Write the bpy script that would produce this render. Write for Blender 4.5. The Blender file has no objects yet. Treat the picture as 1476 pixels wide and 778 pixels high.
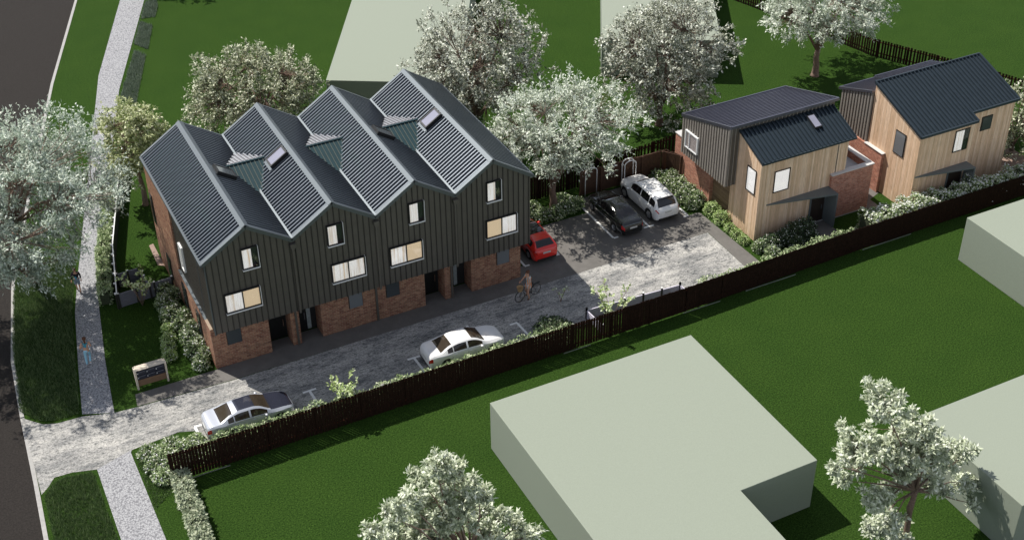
import bpy, math, random
import numpy as np
from mathutils import Vector, Matrix, noise, Quaternion
S = bpy.context.scene
COL = S.collection
PI = math.pi
R = math.radians
rnd = random.Random(7)

# ------------------------------------------------------------------ materials
def nt(name):
    m = bpy.data.materials.new(name); m.use_nodes = True
    t = m.node_tree; b = t.nodes['Principled BSDF']
    return m, t, b
def N(t, kind, **kw):
    n = t.nodes.new(kind)
    for k, v in kw.items():
        if k in n.inputs: n.inputs[k].default_value = v
        else: setattr(n, k, v)
    return n
def c4(c): return (c[0], c[1], c[2], 1.0)
def ramp(t, fac, stops):
    r = t.nodes.new('ShaderNodeValToRGB')
    el = r.color_ramp.elements
    while len(el) < len(stops): el.new(0.5)
    for e, (p, c) in zip(el, stops):
        e.position = p; e.color = c4(c)
    t.links.new(fac, r.inputs['Fac'])
    return r.outputs['Color']
def coords(t): return N(t, 'ShaderNodeTexCoord').outputs['Object']
def wcoords(t): return N(t, 'ShaderNodeNewGeometry').outputs['Position']
def simple(name, col, rough=0.6, metal=0.0, spec=0.5, coat=0.0, var=0.0, scale=3.0, bump=0.0, bscale=40.0):
    m, t, b = nt(name)
    b.inputs['Base Color'].default_value = c4(col)
    b.inputs['Roughness'].default_value = rough
    b.inputs['Metallic'].default_value = metal
    b.inputs['Specular IOR Level'].default_value = spec
    b.inputs['Coat Weight'].default_value = coat
    b.inputs['Coat Roughness'].default_value = 0.05
    if var:
        n = N(t, 'ShaderNodeTexNoise', Scale=scale, Detail=6.0, Roughness=0.65)
        t.links.new(wcoords(t), n.inputs['Vector'])
        lo = tuple(x * (1 - var) for x in col); hi = tuple(min(1, x * (1 + var)) for x in col)
        t.links.new(ramp(t, n.outputs['Fac'], [(0.3, lo), (0.7, hi)]), b.inputs['Base Color'])
    if bump:
        n = N(t, 'ShaderNodeTexNoise', Scale=bscale, Detail=3.0)
        t.links.new(wcoords(t), n.inputs['Vector'])
        bp_ = N(t, 'ShaderNodeBump', Strength=bump, Distance=0.05)
        t.links.new(n.outputs['Fac'], bp_.inputs['Height'])
        t.links.new(bp_.outputs['Normal'], b.inputs['Normal'])
    return m
def mapped(t, sc, rot=0):
    mp = N(t, 'ShaderNodeMapping'); mp.inputs['Scale'].default_value = sc; mp.inputs['Rotation'].default_value = (0, 0, rot)
    t.links.new(wcoords(t), mp.inputs['Vector']); return mp.outputs['Vector']
def mix(t, fac, a, b, mode='MIX'):
    n = t.nodes.new('ShaderNodeMix'); n.data_type = 'RGBA'; n.blend_type = mode
    for sock, v in ((n.inputs[0], fac), (n.inputs[6], a), (n.inputs[7], b)):
        if hasattr(v, 'links'): t.links.new(v, sock)
        else: sock.default_value = v if isinstance(v, float) else c4(v)
    return n.outputs[2]

def mat_grass(name, c1, c2, c3):
    m, t, b = nt(name)
    n1 = N(t, 'ShaderNodeTexNoise', Scale=9.0, Detail=8.0, Roughness=0.8); t.links.new(wcoords(t), n1.inputs['Vector'])
    n2 = N(t, 'ShaderNodeTexNoise', Scale=0.35, Detail=5.0, Roughness=0.6); t.links.new(wcoords(t), n2.inputs['Vector'])
    n3 = N(t, 'ShaderNodeTexNoise', Scale=13.0, Detail=5.0, Roughness=0.75); t.links.new(wcoords(t), n3.inputs['Vector'])
    a = ramp(t, n1.outputs['Fac'], [(0.30, c1), (0.55, c2), (0.8, c3)])
    d = ramp(t, n2.outputs['Fac'], [(0.3, (0.90, 0.92, 0.9)), (0.7, (1.08, 1.04, 1.0))])
    e = ramp(t, n3.outputs['Fac'], [(0.34, (0.25, 0.30, 0.22)), (0.5, (1.0, 1.0, 1.0)), (0.66, (1.9, 1.8, 1.6))])
    t.links.new(mix(t, 1.0, mix(t, 1.0, a, d, 'MULTIPLY'), e, 'MULTIPLY'), b.inputs['Base Color'])
    b.inputs['Roughness'].default_value = 0.95; b.inputs['Specular IOR Level'].default_value = 0.03
    bm_ = N(t, 'ShaderNodeBump', Strength=0.9, Distance=0.08); t.links.new(n3.outputs['Fac'], bm_.inputs['Height'])
    t.links.new(bm_.outputs['Normal'], b.inputs['Normal'])
    return m
def mat_drive():
    m, t, b = nt('exposed_concrete')
    n1 = N(t, 'ShaderNodeTexNoise', Scale=1.0, Detail=8.0, Roughness=0.72); t.links.new(mapped(t, (0.35, 1.1, 1)), n1.inputs['Vector'])
    n2 = N(t, 'ShaderNodeTexNoise', Scale=11.0, Detail=5.0, Roughness=0.85); t.links.new(mapped(t, (0.8, 1.0, 1)), n2.inputs['Vector'])
    n3 = N(t, 'ShaderNodeTexNoise', Scale=5.0, Detail=6.0, Roughness=0.75); t.links.new(mapped(t, (0.5, 1.2, 1)), n3.inputs['Vector'])
    a = ramp(t, n1.outputs['Fac'], [(0.30, (0.11, 0.12, 0.125)), (0.46, (0.31, 0.305, 0.295)), (0.62, (0.49, 0.475, 0.445))])
    p = ramp(t, n3.outputs['Fac'], [(0.35, (0.26, 0.28, 0.29)), (0.48, (0.92, 0.92, 0.92)), (0.7, (1.1, 1.09, 1.07))])
    d = ramp(t, n2.outputs['Fac'], [(0.34, (0.30, 0.30, 0.30)), (0.5, (1.0, 1.0, 1.0)), (0.66, (1.45, 1.45, 1.45))])
    t.links.new(mix(t, 1.0, mix(t, 1.0, a, p, 'MULTIPLY'), d, 'MULTIPLY'), b.inputs['Base Color'])
    b.inputs['Roughness'].default_value = 0.9; b.inputs['Specular IOR Level'].default_value = 0.2
    bm_ = N(t, 'ShaderNodeBump', Strength=0.4, Distance=0.03); t.links.new(n2.outputs['Fac'], bm_.inputs['Height'])
    t.links.new(bm_.outputs['Normal'], b.inputs['Normal'])
    return m
def mat_path():
    m, t, b = nt('pebbled_path_concrete')
    v = N(t, 'ShaderNodeTexVoronoi', Scale=11.0); t.links.new(wcoords(t), v.inputs['Vector'])
    n2 = N(t, 'ShaderNodeTexNoise', Scale=14.0, Detail=6.0, Roughness=0.8); t.links.new(wcoords(t), n2.inputs['Vector'])
    a = ramp(t, v.outputs['Distance'], [(0.1, (0.455, 0.455, 0.46)), (0.45, (0.365, 0.365, 0.375)), (0.8, (0.20, 0.20, 0.21))])
    d = ramp(t, n2.outputs['Fac'], [(0.3, (0.62, 0.62, 0.64)), (0.7, (1.25, 1.25, 1.25))])
    t.links.new(mix(t, 1.0, a, d, 'MULTIPLY'), b.inputs['Base Color'])
    b.inputs['Roughness'].default_value = 0.9; b.inputs['Specular IOR Level'].default_value = 0.2
    bm_ = N(t, 'ShaderNodeBump', Strength=0.5, Distance=0.04); t.links.new(v.outputs['Distance'], bm_.inputs['Height'])
    t.links.new(bm_.outputs['Normal'], b.inputs['Normal'])
    return m
def wallvec(t):
    sx = N(t, 'ShaderNodeSeparateXYZ'); t.links.new(wcoords(t), sx.inputs[0])
    ad = N(t, 'ShaderNodeMath', operation='ADD'); t.links.new(sx.outputs[0], ad.inputs[0]); t.links.new(sx.outputs[1], ad.inputs[1])
    cb = N(t, 'ShaderNodeCombineXYZ'); t.links.new(ad.outputs[0], cb.inputs[0]); t.links.new(sx.outputs[2], cb.inputs[1])
    return cb.outputs[0], ad.outputs[0]
def mat_brick(name, c1, c2, mortar):
    m, t, b = nt(name)
    v, u = wallvec(t)
    br = N(t, 'ShaderNodeTexBrick'); t.links.new(v, br.inputs['Vector'])
    br.inputs['Scale'].default_value = 1.0; br.inputs['Brick Width'].default_value = 0.30; br.inputs['Row Height'].default_value = 0.105
    br.inputs['Mortar Size'].default_value = 0.011; br.inputs['Mortar Smooth'].default_value = 0.3; br.inputs['Bias'].default_value = 0.0
    br.inputs['Color1'].default_value = c4(c1); br.inputs['Color2'].default_value = c4(c2); br.inputs['Mortar'].default_value = c4(mortar)
    n = N(t, 'ShaderNodeTexNoise', Scale=3.2, Detail=7.0, Roughness=0.75); t.links.new(v, n.inputs['Vector'])
    d = ramp(t, n.outputs['Fac'], [(0.3, (0.55, 0.55, 0.57)), (0.72, (1.35, 1.3, 1.25))])
    t.links.new(mix(t, 1.0, br.outputs['Color'], d, 'MULTIPLY'), b.inputs['Base Color'])
    b.inputs['Roughness'].default_value = 0.85; b.inputs['Specular IOR Level'].default_value = 0.25
    bm_ = N(t, 'ShaderNodeBump', Strength=0.6, Distance=0.012, invert=True); t.links.new(br.outputs['Fac'], bm_.inputs['Height'])
    t.links.new(bm_.outputs['Normal'], b.inputs['Normal'])
    return m
def mat_timber(name, c1, c2, c3, w=0.13, horiz=False):
    m, t, b = nt(name)
    v, u = wallvec(t)
    if horiz:
        sx = N(t, 'ShaderNodeSeparateXYZ'); t.links.new(v, sx.inputs[0]); u = sx.outputs[1]
    dv = N(t, 'ShaderNodeMath', operation='DIVIDE'); t.links.new(u, dv.inputs[0]); dv.inputs[1].default_value = w
    fl = N(t, 'ShaderNodeMath', operation='FLOOR'); t.links.new(dv.outputs[0], fl.inputs[0])
    fr = N(t, 'ShaderNodeMath', operation='FRACT'); t.links.new(dv.outputs[0], fr.inputs[0])
    wn = N(t, 'ShaderNodeTexWhiteNoise', noise_dimensions='1D'); t.links.new(fl.outputs[0], wn.inputs['W'])
    a = ramp(t, wn.outputs['Value'], [(0.0, c1), (0.5, c2), (1.0, c3)])
    mp = N(t, 'ShaderNodeMapping'); mp.inputs['Scale'].default_value = (1, 14, 1) if horiz else (14, 1, 1); t.links.new(v, mp.inputs['Vector'])
    n = N(t, 'ShaderNodeTexNoise', Scale=1.3, Detail=6.0, Roughness=0.7); t.links.new(mp.outputs[0], n.inputs['Vector'])
    d = ramp(t, n.outputs['Fac'], [(0.3, (0.72, 0.70, 0.68)), (0.7, (1.18, 1.17, 1.15))])
    t.links.new(mix(t, 1.0, a, d, 'MULTIPLY'), b.inputs['Base Color'])
    # groove between boards as relief
    pp = N(t, 'ShaderNodeMath', operation='PINGPONG'); t.links.new(dv.outputs[0], pp.inputs[0]); pp.inputs[1].default_value = 0.5
    gr = N(t, 'ShaderNodeMapRange'); gr.inputs['From Min'].default_value = 0.0; gr.inputs['From Max'].default_value = 0.14
    t.links.new(pp.outputs[0], gr.inputs['Value'])
    bm_ = N(t, 'ShaderNodeBump', Strength=0.8, Distance=0.02); t.links.new(gr.outputs[0], bm_.inputs['Height'])
    t.links.new(bm_.outputs['Normal'], b.inputs['Normal'])
    b.inputs['Roughness'].default_value = 0.7; b.inputs['Specular IOR Level'].default_value = 0.25
    return m
def mat_leaf(name, stops, transl=0.3, rough=0.5, spec=0.4):
    m, t, b = nt(name)
    g = N(t, 'ShaderNodeNewGeometry')
    col = ramp(t, g.outputs['Random Per Island'], stops)
    t.links.new(col, b.inputs['Base Color'])
    b.inputs['Roughness'].default_value = rough; b.inputs['Specular IOR Level'].default_value = spec
    tr = N(t, 'ShaderNodeBsdfTranslucent'); t.links.new(col, tr.inputs['Color'])
    mx = N(t, 'ShaderNodeMixShader'); mx.inputs[0].default_value = transl
    t.links.new(b.outputs[0], mx.inputs[1]); t.links.new(tr.outputs[0], mx.inputs[2])
    t.links.new(mx.outputs[0], t.nodes['Material Output'].inputs['Surface'])
    return m
def mat_glass(name, tint=(0.9, 0.92, 0.95)):
    m, t, b = nt(name)
    t.nodes.remove(b)
    lw = N(t, 'ShaderNodeLayerWeight'); lw.inputs['Blend'].default_value = 0.5
    pw = N(t, 'ShaderNodeMath', operation='POWER'); t.links.new(lw.outputs['Facing'], pw.inputs[0]); pw.inputs[1].default_value = 4.0
    fr = N(t, 'ShaderNodeMath', operation='MULTIPLY_ADD'); t.links.new(pw.outputs[0], fr.inputs[0]); fr.inputs[1].default_value = 0.7; fr.inputs[2].default_value = 0.05
    tr = N(t, 'ShaderNodeBsdfTransparent'); tr.inputs['Color'].default_value = c4(tint)
    gl = N(t, 'ShaderNodeBsdfGlossy'); gl.inputs['Roughness'].default_value = 0.03
    mx = N(t, 'ShaderNodeMixShader')
    t.links.new(fr.outputs[0], mx.inputs[0]); t.links.new(tr.outputs[0], mx.inputs[1]); t.links.new(gl.outputs[0], mx.inputs[2])
    t.links.new(mx.outputs[0], t.nodes['Material Output'].inputs['Surface'])
    return m
def mat_emit(name, col, e, strength):
    m = simple(name, col, 0.8)
    b = m.node_tree.nodes['Principled BSDF']
    b.inputs['Emission Color'].default_value = c4(e); b.inputs['Emission Strength'].default_value = strength
    return m
def mat_curtain(name, e=0.0):
    m, t, b = nt(name)
    v, u = wallvec(t)
    mp = N(t, 'ShaderNodeMapping'); mp.inputs['Scale'].default_value = (6.5, 0.25, 1); t.links.new(v, mp.inputs['Vector'])
    n = N(t, 'ShaderNodeTexNoise', Scale=1.0, Detail=4.0, Roughness=0.6); t.links.new(mp.outputs[0], n.inputs['Vector'])
    cc_ = ramp(t, n.outputs['Fac'], [(0.30, (0.62, 0.42, 0.24)), (0.40, (0.62, 0.52, 0.41)), (0.55, (0.82, 0.77, 0.70)), (0.7, (0.72, 0.66, 0.58))])  # vertical colour streaks paint the shading of folds into the cloth
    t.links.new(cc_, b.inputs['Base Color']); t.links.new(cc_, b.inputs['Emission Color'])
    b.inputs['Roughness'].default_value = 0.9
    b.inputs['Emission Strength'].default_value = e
    return m

M = {}
M['lawn'] = mat_grass('lawn_grass', (0.016, 0.036, 0.007), (0.034, 0.073, 0.014), (0.060, 0.106, 0.027))
M['blade'] = mat_leaf('verge_blades', [(0, (0.06, 0.105, 0.036)), (0.6, (0.115, 0.18, 0.064)), (1, (0.25, 0.32, 0.15))], 0.2, 0.7, 0.2)
M['patchgrass'] = mat_leaf('groundcover_blades', [(0, (0.11, 0.15, 0.10)), (0.6, (0.20, 0.25, 0.18)), (1, (0.33, 0.38, 0.30))], 0.2, 0.7, 0.2)
M['road'] = simple('road_asphalt', (0.026, 0.0222, 0.0198), 0.95, spec=0.2, var=0.4, scale=11.0, bump=0.5, bscale=55)
M['asphalt'] = simple('smooth_asphalt', (0.135, 0.126, 0.116), 0.8, var=0.16, scale=1.2, bump=0.15, bscale=70)
M['drive'] = mat_drive()
M['path'] = mat_path()
M['kerb'] = simple('kerb_concrete', (0.36, 0.35, 0.335), 0.85, var=0.15, scale=4)
M['paint'] = simple('road_paint', (0.80, 0.80, 0.78), 0.6, var=0.08, scale=9)
M['brick'] = mat_brick('red_brown_brick', (0.23, 0.085, 0.055), (0.40, 0.22, 0.135), (0.36, 0.29, 0.22))
M['brick2'] = mat_brick('red_brick', (0.40, 0.16, 0.105), (0.52, 0.26, 0.185), (0.46, 0.33, 0.27))
M['timber'] = mat_timber('pale_timber_boards', (0.66, 0.45, 0.295), (0.78, 0.55, 0.375), (0.86, 0.65, 0.48))
M['slats'] = mat_timber('brown_timber_slats', (0.20, 0.135, 0.085), (0.25, 0.17, 0.105), (0.29, 0.20, 0.13), 0.14, True)
M['clad'] = simple('dark_metal_cladding', (0.092, 0.083, 0.071), 0.42, 0.0, 0.5, var=0.10, scale=1.5)
M['clad_h'] = simple('grey_metal_cladding', (0.25, 0.225, 0.20), 0.45, 0.0, 0.5, var=0.08, scale=1.5)
M['roof'] = simple('grey_metal_roofing', (0.185, 0.205, 0.23), 0.40, 1.0, 0.5, var=0.06, scale=2)
M['roof_h'] = simple('blue_grey_metal_roofing', (0.040, 0.056, 0.070), 0.38, 0.5, 0.5, var=0.08, scale=2)
M['roof_a'] = simple('violet_grey_metal_roofing', (0.17, 0.17, 0.21), 0.36, 0.8, 0.5, var=0.06, scale=2)
M['flash'] = simple('pale_metal_flashing', (0.13, 0.147, 0.16), 0.5, 0.8, 0.5)
M['roof_bright'] = simple('brightened_metal_roofing', (0.40, 0.40, 0.42), 0.45, 0.5, 0.5)  # roof metal lightened so the saddle back slopes carry their brightness in colour
M['seamline'] = simple('pale_seam_metal', (0.10, 0.11, 0.09), 0.5, 0.0)
M['coping'] = simple('pale_coping', (0.58, 0.57, 0.56), 0.6)
M['seamshadow'] = simple('seam_shadow_tone', (0.022, 0.020, 0.018), 0.5)  # seams coloured darker than the cladding to stand for their shadow gaps
M['dormer'] = simple('teal_metal_cladding', (0.014, 0.040, 0.048), 0.6, 0.0, 0.2, var=0.1, scale=2)
M['frame'] = simple('black_window_frame', (0.02, 0.02, 0.02), 0.4)
M['white'] = simple('white_painted_metal', (0.78, 0.78, 0.77), 0.4)
M['glass'] = mat_glass('window_glass')
M['darkglass'] = simple('dark_window_glass', (0.05, 0.058, 0.062), 0.12, 0.0, 0.6)
M['greyglass'] = simple('grey_window_glass', (0.16, 0.17, 0.18), 0.15, 0.0, 0.6)
M['sideglass'] = simple('frosted_sidelight', (0.38, 0.42, 0.42), 0.25, var=0.25, scale=5)
M['skyglass'] = simple('skylight_glass', (0.28, 0.28, 0.35), 0.25, 0.1, 0.5, var=0.06, scale=2)
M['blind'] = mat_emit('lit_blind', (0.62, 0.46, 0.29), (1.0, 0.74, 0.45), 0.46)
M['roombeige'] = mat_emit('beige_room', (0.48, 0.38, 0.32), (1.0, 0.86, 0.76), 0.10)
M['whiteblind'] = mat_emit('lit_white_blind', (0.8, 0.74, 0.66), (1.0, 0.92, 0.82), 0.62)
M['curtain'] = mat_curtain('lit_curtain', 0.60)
M['door'] = simple('dark_timber_door', (0.035, 0.024, 0.018), 0.45, var=0.25, scale=5)
M['blackdoor'] = simple('black_door', (0.008, 0.008, 0.008), 0.5)
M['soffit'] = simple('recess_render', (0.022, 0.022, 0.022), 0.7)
M['canopy'] = simple('grey_steel_canopy', (0.145, 0.165, 0.168), 0.45, 0.2)
M['box'] = simple('pale_green_render', (0.265, 0.295, 0.235), 0.85, var=0.07, scale=22, bump=0.12, bscale=60)
M['fence'] = simple('dark_stained_palings', (0.021, 0.0095, 0.006), 0.85, spec=0.12, var=0.5, scale=7)
M['fenceback'] = simple('stained_rails', (0.10, 0.032, 0.018), 0.85, spec=0.12, var=0.35, scale=7)
M['brownfence'] = simple('brown_stained_boards', (0.075, 0.036, 0.02), 0.75, var=0.4, scale=7)
M['stone'] = simple('fence_plinth', (0.20, 0.22, 0.18), 0.85, var=0.25, scale=5)
M['bin'] = simple('charcoal_screen_panel', (0.15, 0.152, 0.18), 0.55, var=0.12, scale=3)
M['slate'] = simple('lavender_grey_screen', (0.66, 0.62, 0.72), 0.6, var=0.1, scale=5)
M['post'] = simple('dark_steel_post', (0.03, 0.027, 0.025), 0.5)
M['bark'] = simple('brown_bark', (0.17, 0.115, 0.085), 0.9, var=0.45, scale=12, bump=0.8, bscale=22)
M['bark_pink'] = simple('pinkish_bark', (0.25, 0.17, 0.13), 0.9, var=0.4, scale=12, bump=0.8, bscale=22)
M['mail'] = simple('cream_mailbox_timber', (0.62, 0.54, 0.44), 0.6, var=0.08, scale=5)
M['maildark'] = simple('navy_mailbox_door', (0.02, 0.024, 0.04), 0.35)
M['mailbrown'] = simple('brown_mailbox_panel', (0.20, 0.12, 0.07), 0.6, var=0.15, scale=5)
M['pink'] = simple('pink_concrete', (0.30, 0.21, 0.17), 0.85, var=0.12, scale=5)
M['terrace'] = simple('pale_terrace_tiles', (0.52, 0.53, 0.53), 0.8, var=0.08, scale=6)
M['rubber'] = simple('tyre_rubber', (0.012, 0.012, 0.012), 0.8)
M['rim'] = simple('alloy_rim', (0.55, 0.55, 0.56), 0.3, 0.85)
M['cglass'] = simple('car_glass', (0.012, 0.011, 0.012), 0.06, 0.0, 0.8)
M['cglassb'] = simple('car_glass_brown', (0.045, 0.034, 0.024), 0.08, 0.0, 0.7)
M['tail'] = simple('red_lamp', (0.45, 0.01, 0.012), 0.15, coat=0.6)
M['head'] = simple('clear_lamp', (0.55, 0.57, 0.6), 0.1, 0.2, coat=0.6)
M['plate'] = simple('number_plate', (0.55, 0.55, 0.52), 0.5)
M['trim'] = simple('black_trim', (0.014, 0.014, 0.014), 0.5)
M['chrome'] = simple('chrome', (0.7, 0.7, 0.7), 0.12, 1.0)
LF = dict(
 silver=[(0, (0.16, 0.21, 0.16)), (0.4, (0.44, 0.52, 0.42)), (0.8, (0.78, 0.84, 0.72)), (1, (0.88, 0.92, 0.84))],
 yellow=[(0, (0.16, 0.21, 0.06)), (0.45, (0.45, 0.50, 0.24)), (1, (0.82, 0.82, 0.58))],
 cream=[(0, (0.06, 0.08, 0.035)), (0.42, (0.24, 0.28, 0.15)), (0.75, (0.74, 0.76, 0.56)), (1, (0.88, 0.88, 0.72))],
 grey=[(0, (0.07, 0.08, 0.05)), (0.4, (0.30, 0.32, 0.23)), (0.75, (0.80, 0.82, 0.70)), (1, (0.9, 0.9, 0.82))],
 white=[(0, (0.24, 0.29, 0.21)), (0.4, (0.56, 0.62, 0.49)), (0.8, (0.84, 0.88, 0.77)), (1, (0.9, 0.92, 0.85))],
 big=[(0, (0.24, 0.29, 0.18)), (0.4, (0.55, 0.60, 0.42)), (0.8, (0.82, 0.86, 0.70)), (1, (0.9, 0.91, 0.82))],
 sap=[(0, (0.26, 0.36, 0.10)), (0.5, (0.54, 0.66, 0.28)), (1, (0.86, 0.90, 0.68))],
 shrub=[(0, (0.06, 0.11, 0.04)), (0.5, (0.18, 0.26, 0.10)), (0.8, (0.38, 0.45, 0.23)), (1, (0.76, 0.78, 0.62))],
 ball=[(0, (0.10, 0.18, 0.05)), (0.5, (0.32, 0.46, 0.13)), (1, (0.74, 0.82, 0.46))],
 darkshrub=[(0, (0.025, 0.05, 0.02)), (0.6, (0.06, 0.10, 0.04)), (0.9, (0.14, 0.18, 0.09)), (1, (0.5, 0.52, 0.42))],
 hedge=[(0, (0.12, 0.19, 0.07)), (0.5, (0.32, 0.42, 0.19)), (1, (0.66, 0.71, 0.47))],
 clipped=[(0, (0.22, 0.27, 0.17)), (0.5, (0.38, 0.43, 0.28)), (1, (0.62, 0.65, 0.48))],
)
for k, v in LF.items(): M['leaf_' + k] = mat_leaf('leaf_' + k, v, 0.22, 0.5, 0.35)
M['petal'] = mat_leaf('white_petals', [(0, (0.7, 0.7, 0.66)), (1, (0.85, 0.85, 0.82))], 0.2, 0.6, 0.2)
M['core'] = simple('shrub_twigs', (0.035, 0.045, 0.02), 0.95, var=0.4, scale=9)

# ------------------------------------------------------------------ mesh helpers
class MB:
    def __init__(s): s.v = []; s.f = []
    def add(s, vs, fs):
        o = len(s.v); s.v += [tuple(v) for v in vs]; s.f += [tuple(i + o for i in f) for f in fs]; return s
    def box(s, x0, x1, y0, y1, z0, z1):
        return s.add([(x0, y0, z0), (x1, y0, z0), (x1, y1, z0), (x0, y1, z0), (x0, y0, z1), (x1, y0, z1), (x1, y1, z1), (x0, y1, z1)],
                     [(0, 3, 2, 1), (4, 5, 6, 7), (0, 1, 5, 4), (1, 2, 6, 5), (2, 3, 7, 6), (3, 0, 4, 7)])
    def prism(s, poly, d):  # polygon (3D points) extruded by vector d
        n = len(poly); d = Vector(d); P = [Vector(p) for p in poly]
        vs = P + [p + d for p in P]
        fs = [tuple(reversed(range(n))), tuple(range(n, 2 * n))] + [(i, (i + 1) % n, (i + 1) % n + n, i + n) for i in range(n)]
        return s.add(vs, fs)
    def tube(s, pts, rad, n=6, cap=True):
        pts = [Vector(p) for p in pts]
        if not hasattr(rad, '__len__'): rad = [rad] * len(pts)
        vs = []; fs = []; up = None
        for i, p in enumerate(pts):
            d = (pts[min(i + 1, len(pts) - 1)] - pts[max(i - 1, 0)])
            d = d.normalized() if d.length > 1e-9 else Vector((0, 0, 1))
            if up is None:
                up = d.orthogonal().normalized()
            else:
                up = (up - d * up.dot(d)); up = up.normalized() if up.length > 1e-6 else d.orthogonal().normalized()
            w = d.cross(up)
            for k in range(n):
                a = 2 * PI * k / n
                vs.append(p + (up * math.cos(a) + w * math.sin(a)) * rad[i])
        for i in range(len(pts) - 1):
            for k in range(n):
                k2 = (k + 1) % n
                fs.append((i * n + k, i * n + k2, (i + 1) * n + k2, (i + 1) * n + k))
        if cap:
            fs.append(tuple(reversed(range(n)))); e = (len(pts) - 1) * n; fs.append(tuple(range(e, e + n)))
        return s.add(vs, fs)
    def bar(s, a, b, w, h=None):  # square-section bar
        a = Vector(a); b = Vector(b); h = h or w; d = (b - a).normalized()
        u = Vector((0, 0, 1)).cross(d); u = u.normalized() if u.length > 1e-4 else Vector((1, 0, 0)); v = d.cross(u)
        vs = [p + u * (w / 2 * i) + v * (h / 2 * j) for p in (a, b) for i, j in ((-1, -1), (1, -1), (1, 1), (-1, 1))]
        return s.add(vs, [(3, 2, 1, 0), (4, 5, 6, 7), (0, 1, 5, 4), (1, 2, 6, 5), (2, 3, 7, 6), (3, 0, 4, 7)])
    def lathe(s, prof, n=20, axis='Z', c=(0, 0, 0)):
        vs = []; fs = []
        for r, h in prof:
            for k in range(n):
                a = 2 * PI * k / n; x, y = r * math.cos(a), r * math.sin(a)
                p = (x, y, h) if axis == 'Z' else ((x, h, y) if axis == 'Y' else (h, x, y))
                vs.append((p[0] + c[0], p[1] + c[1], p[2] + c[2]))
        for i in range(len(prof) - 1):
            for k in range(n):
                k2 = (k + 1) % n
                fs.append((i * n + k, i * n + k2, (i + 1) * n + k2, (i + 1) * n + k))
        return s.add(vs, fs)
    def ell(s, c, r, nu=12, nv=8, jit=0, seed=0):
        vs = []; fs = []
        for j in range(nv + 1):
            th = PI * j / nv
            for i in range(nu):
                ph = 2 * PI * i / nu
                d = Vector((math.sin(th) * math.cos(ph), math.sin(th) * math.sin(ph), math.cos(th)))
                k = 1 + (jit * noise.noise(d * 2.3 + Vector((seed, seed * 2, 0))) if jit else 0)
                vs.append((c[0] + d.x * r[0] * k, c[1] + d.y * r[1] * k, c[2] + d.z * r[2] * k))
        for j in range(nv):
            for i in range(nu):
                i2 = (i + 1) % nu
                fs.append((j * nu + i, (j + 1) * nu + i, (j + 1) * nu + i2, j * nu + i2))
        return s.add(vs, fs)
    def build(s, name, m, parent=None, smooth=False, bevel=0):
        me = bpy.data.meshes.new(name); me.from_pydata(s.v, [], s.f); me.update()
        me.materials.append(M[m] if isinstance(m, str) else m)
        if smooth: me.polygons.foreach_set('use_smooth', [True] * len(me.polygons))
        o = bpy.data.objects.new(name, me); COL.objects.link(o)
        if parent: o.parent = parent
        if bevel:
            b = o.modifiers.new('edge', 'BEVEL'); b.width = bevel; b.segments = 2; b.limit_method = 'ANGLE'
        return o
def raw(name, verts, faces_flat, nper, m, parent=None, smooth=False):
    """fast mesh from numpy: verts (n,3), faces (k,nper)"""
    me = bpy.data.meshes.new(name)
    nv, nf = len(verts), len(faces_flat)
    me.vertices.add(nv); me.vertices.foreach_set('co', np.asarray(verts, np.float32).ravel())
    me.loops.add(nf * nper); me.loops.foreach_set('vertex_index', np.asarray(faces_flat, np.int32).ravel())
    me.polygons.add(nf)
    me.polygons.foreach_set('loop_start', np.arange(0, nf * nper, nper, dtype=np.int32))
    me.polygons.foreach_set('loop_total', np.full(nf, nper, np.int32))
    me.update(calc_edges=True); me.validate()
    if smooth: me.polygons.foreach_set('use_smooth', [True] * nf)
    me.materials.append(M[m] if isinstance(m, str) else m)
    o = bpy.data.objects.new(name, me); COL.objects.link(o)
    if parent: o.parent = parent
    return o
def tag(o, label=None, cat=None, group=None, kind=None):
    if label: o['label'] = label
    if cat: o['category'] = cat
    if group: o['group'] = group
    if kind: o['kind'] = kind
    return o
def thing(name, label, cat, loc=(0, 0, 0), rz=0, group=None):
    o = bpy.data.objects.new(name, None); COL.objects.link(o)
    o.location = loc; o.rotation_euler = (0, 0, rz); o.empty_display_size = 0.2
    return tag(o, label, cat, group)
def struct(o): o['kind'] = 'structure'; return o
def copy_tree(o, parent=None):
    c = o.copy(); COL.objects.link(c)
    if parent: c.parent = parent
    for ch in list(o.children): copy_tree(ch, c)
    return c
def flat(name, poly, z, m, thick=0.0):
    b = MB()
    if thick: b.prism([(x, y, z - thick) for x, y in poly], (0, 0, thick))
    else: b.add([(x, y, z) for x, y in poly], [tuple(range(len(poly)))])
    return struct(b.build(name, m))
# ------------------------------------------------------------------ ground
kerb_in = [(-14.5, -130), (-12.6, -45), (-11.95, -20), (-11.56, -8.6), (-11.27, -4.5), (-10.92, 1.5), (-10.5, 6.8), (-9.1, 14.7), (-5.6, 27.3), (-1.3, 41.9), (3.95, 57.7), (12.0, 81.0), (42, 170)]
def offset(pl, d):
    out = []
    for i, p in enumerate(pl):
        a = Vector(pl[max(i - 1, 0)]); b = Vector(pl[min(i + 1, len(pl) - 1)])
        t = (b - a).normalized(); out.append((p[0] - t.y * d, p[1] + t.x * d))
    return out
flat('lawn', kerb_in + [(260, 200), (260, -130)], 0.0, 'lawn')
kerb_out = offset(kerb_in, 0.22)
road_out = offset(kerb_in, 9.5)
flat('road', offset(kerb_in, 0.1) + list(reversed(road_out)), -0.11, 'road')
flat('far_verge', road_out + [(-120, 200), (-120, -130)], -0.02, 'lawn')
b = MB()
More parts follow.
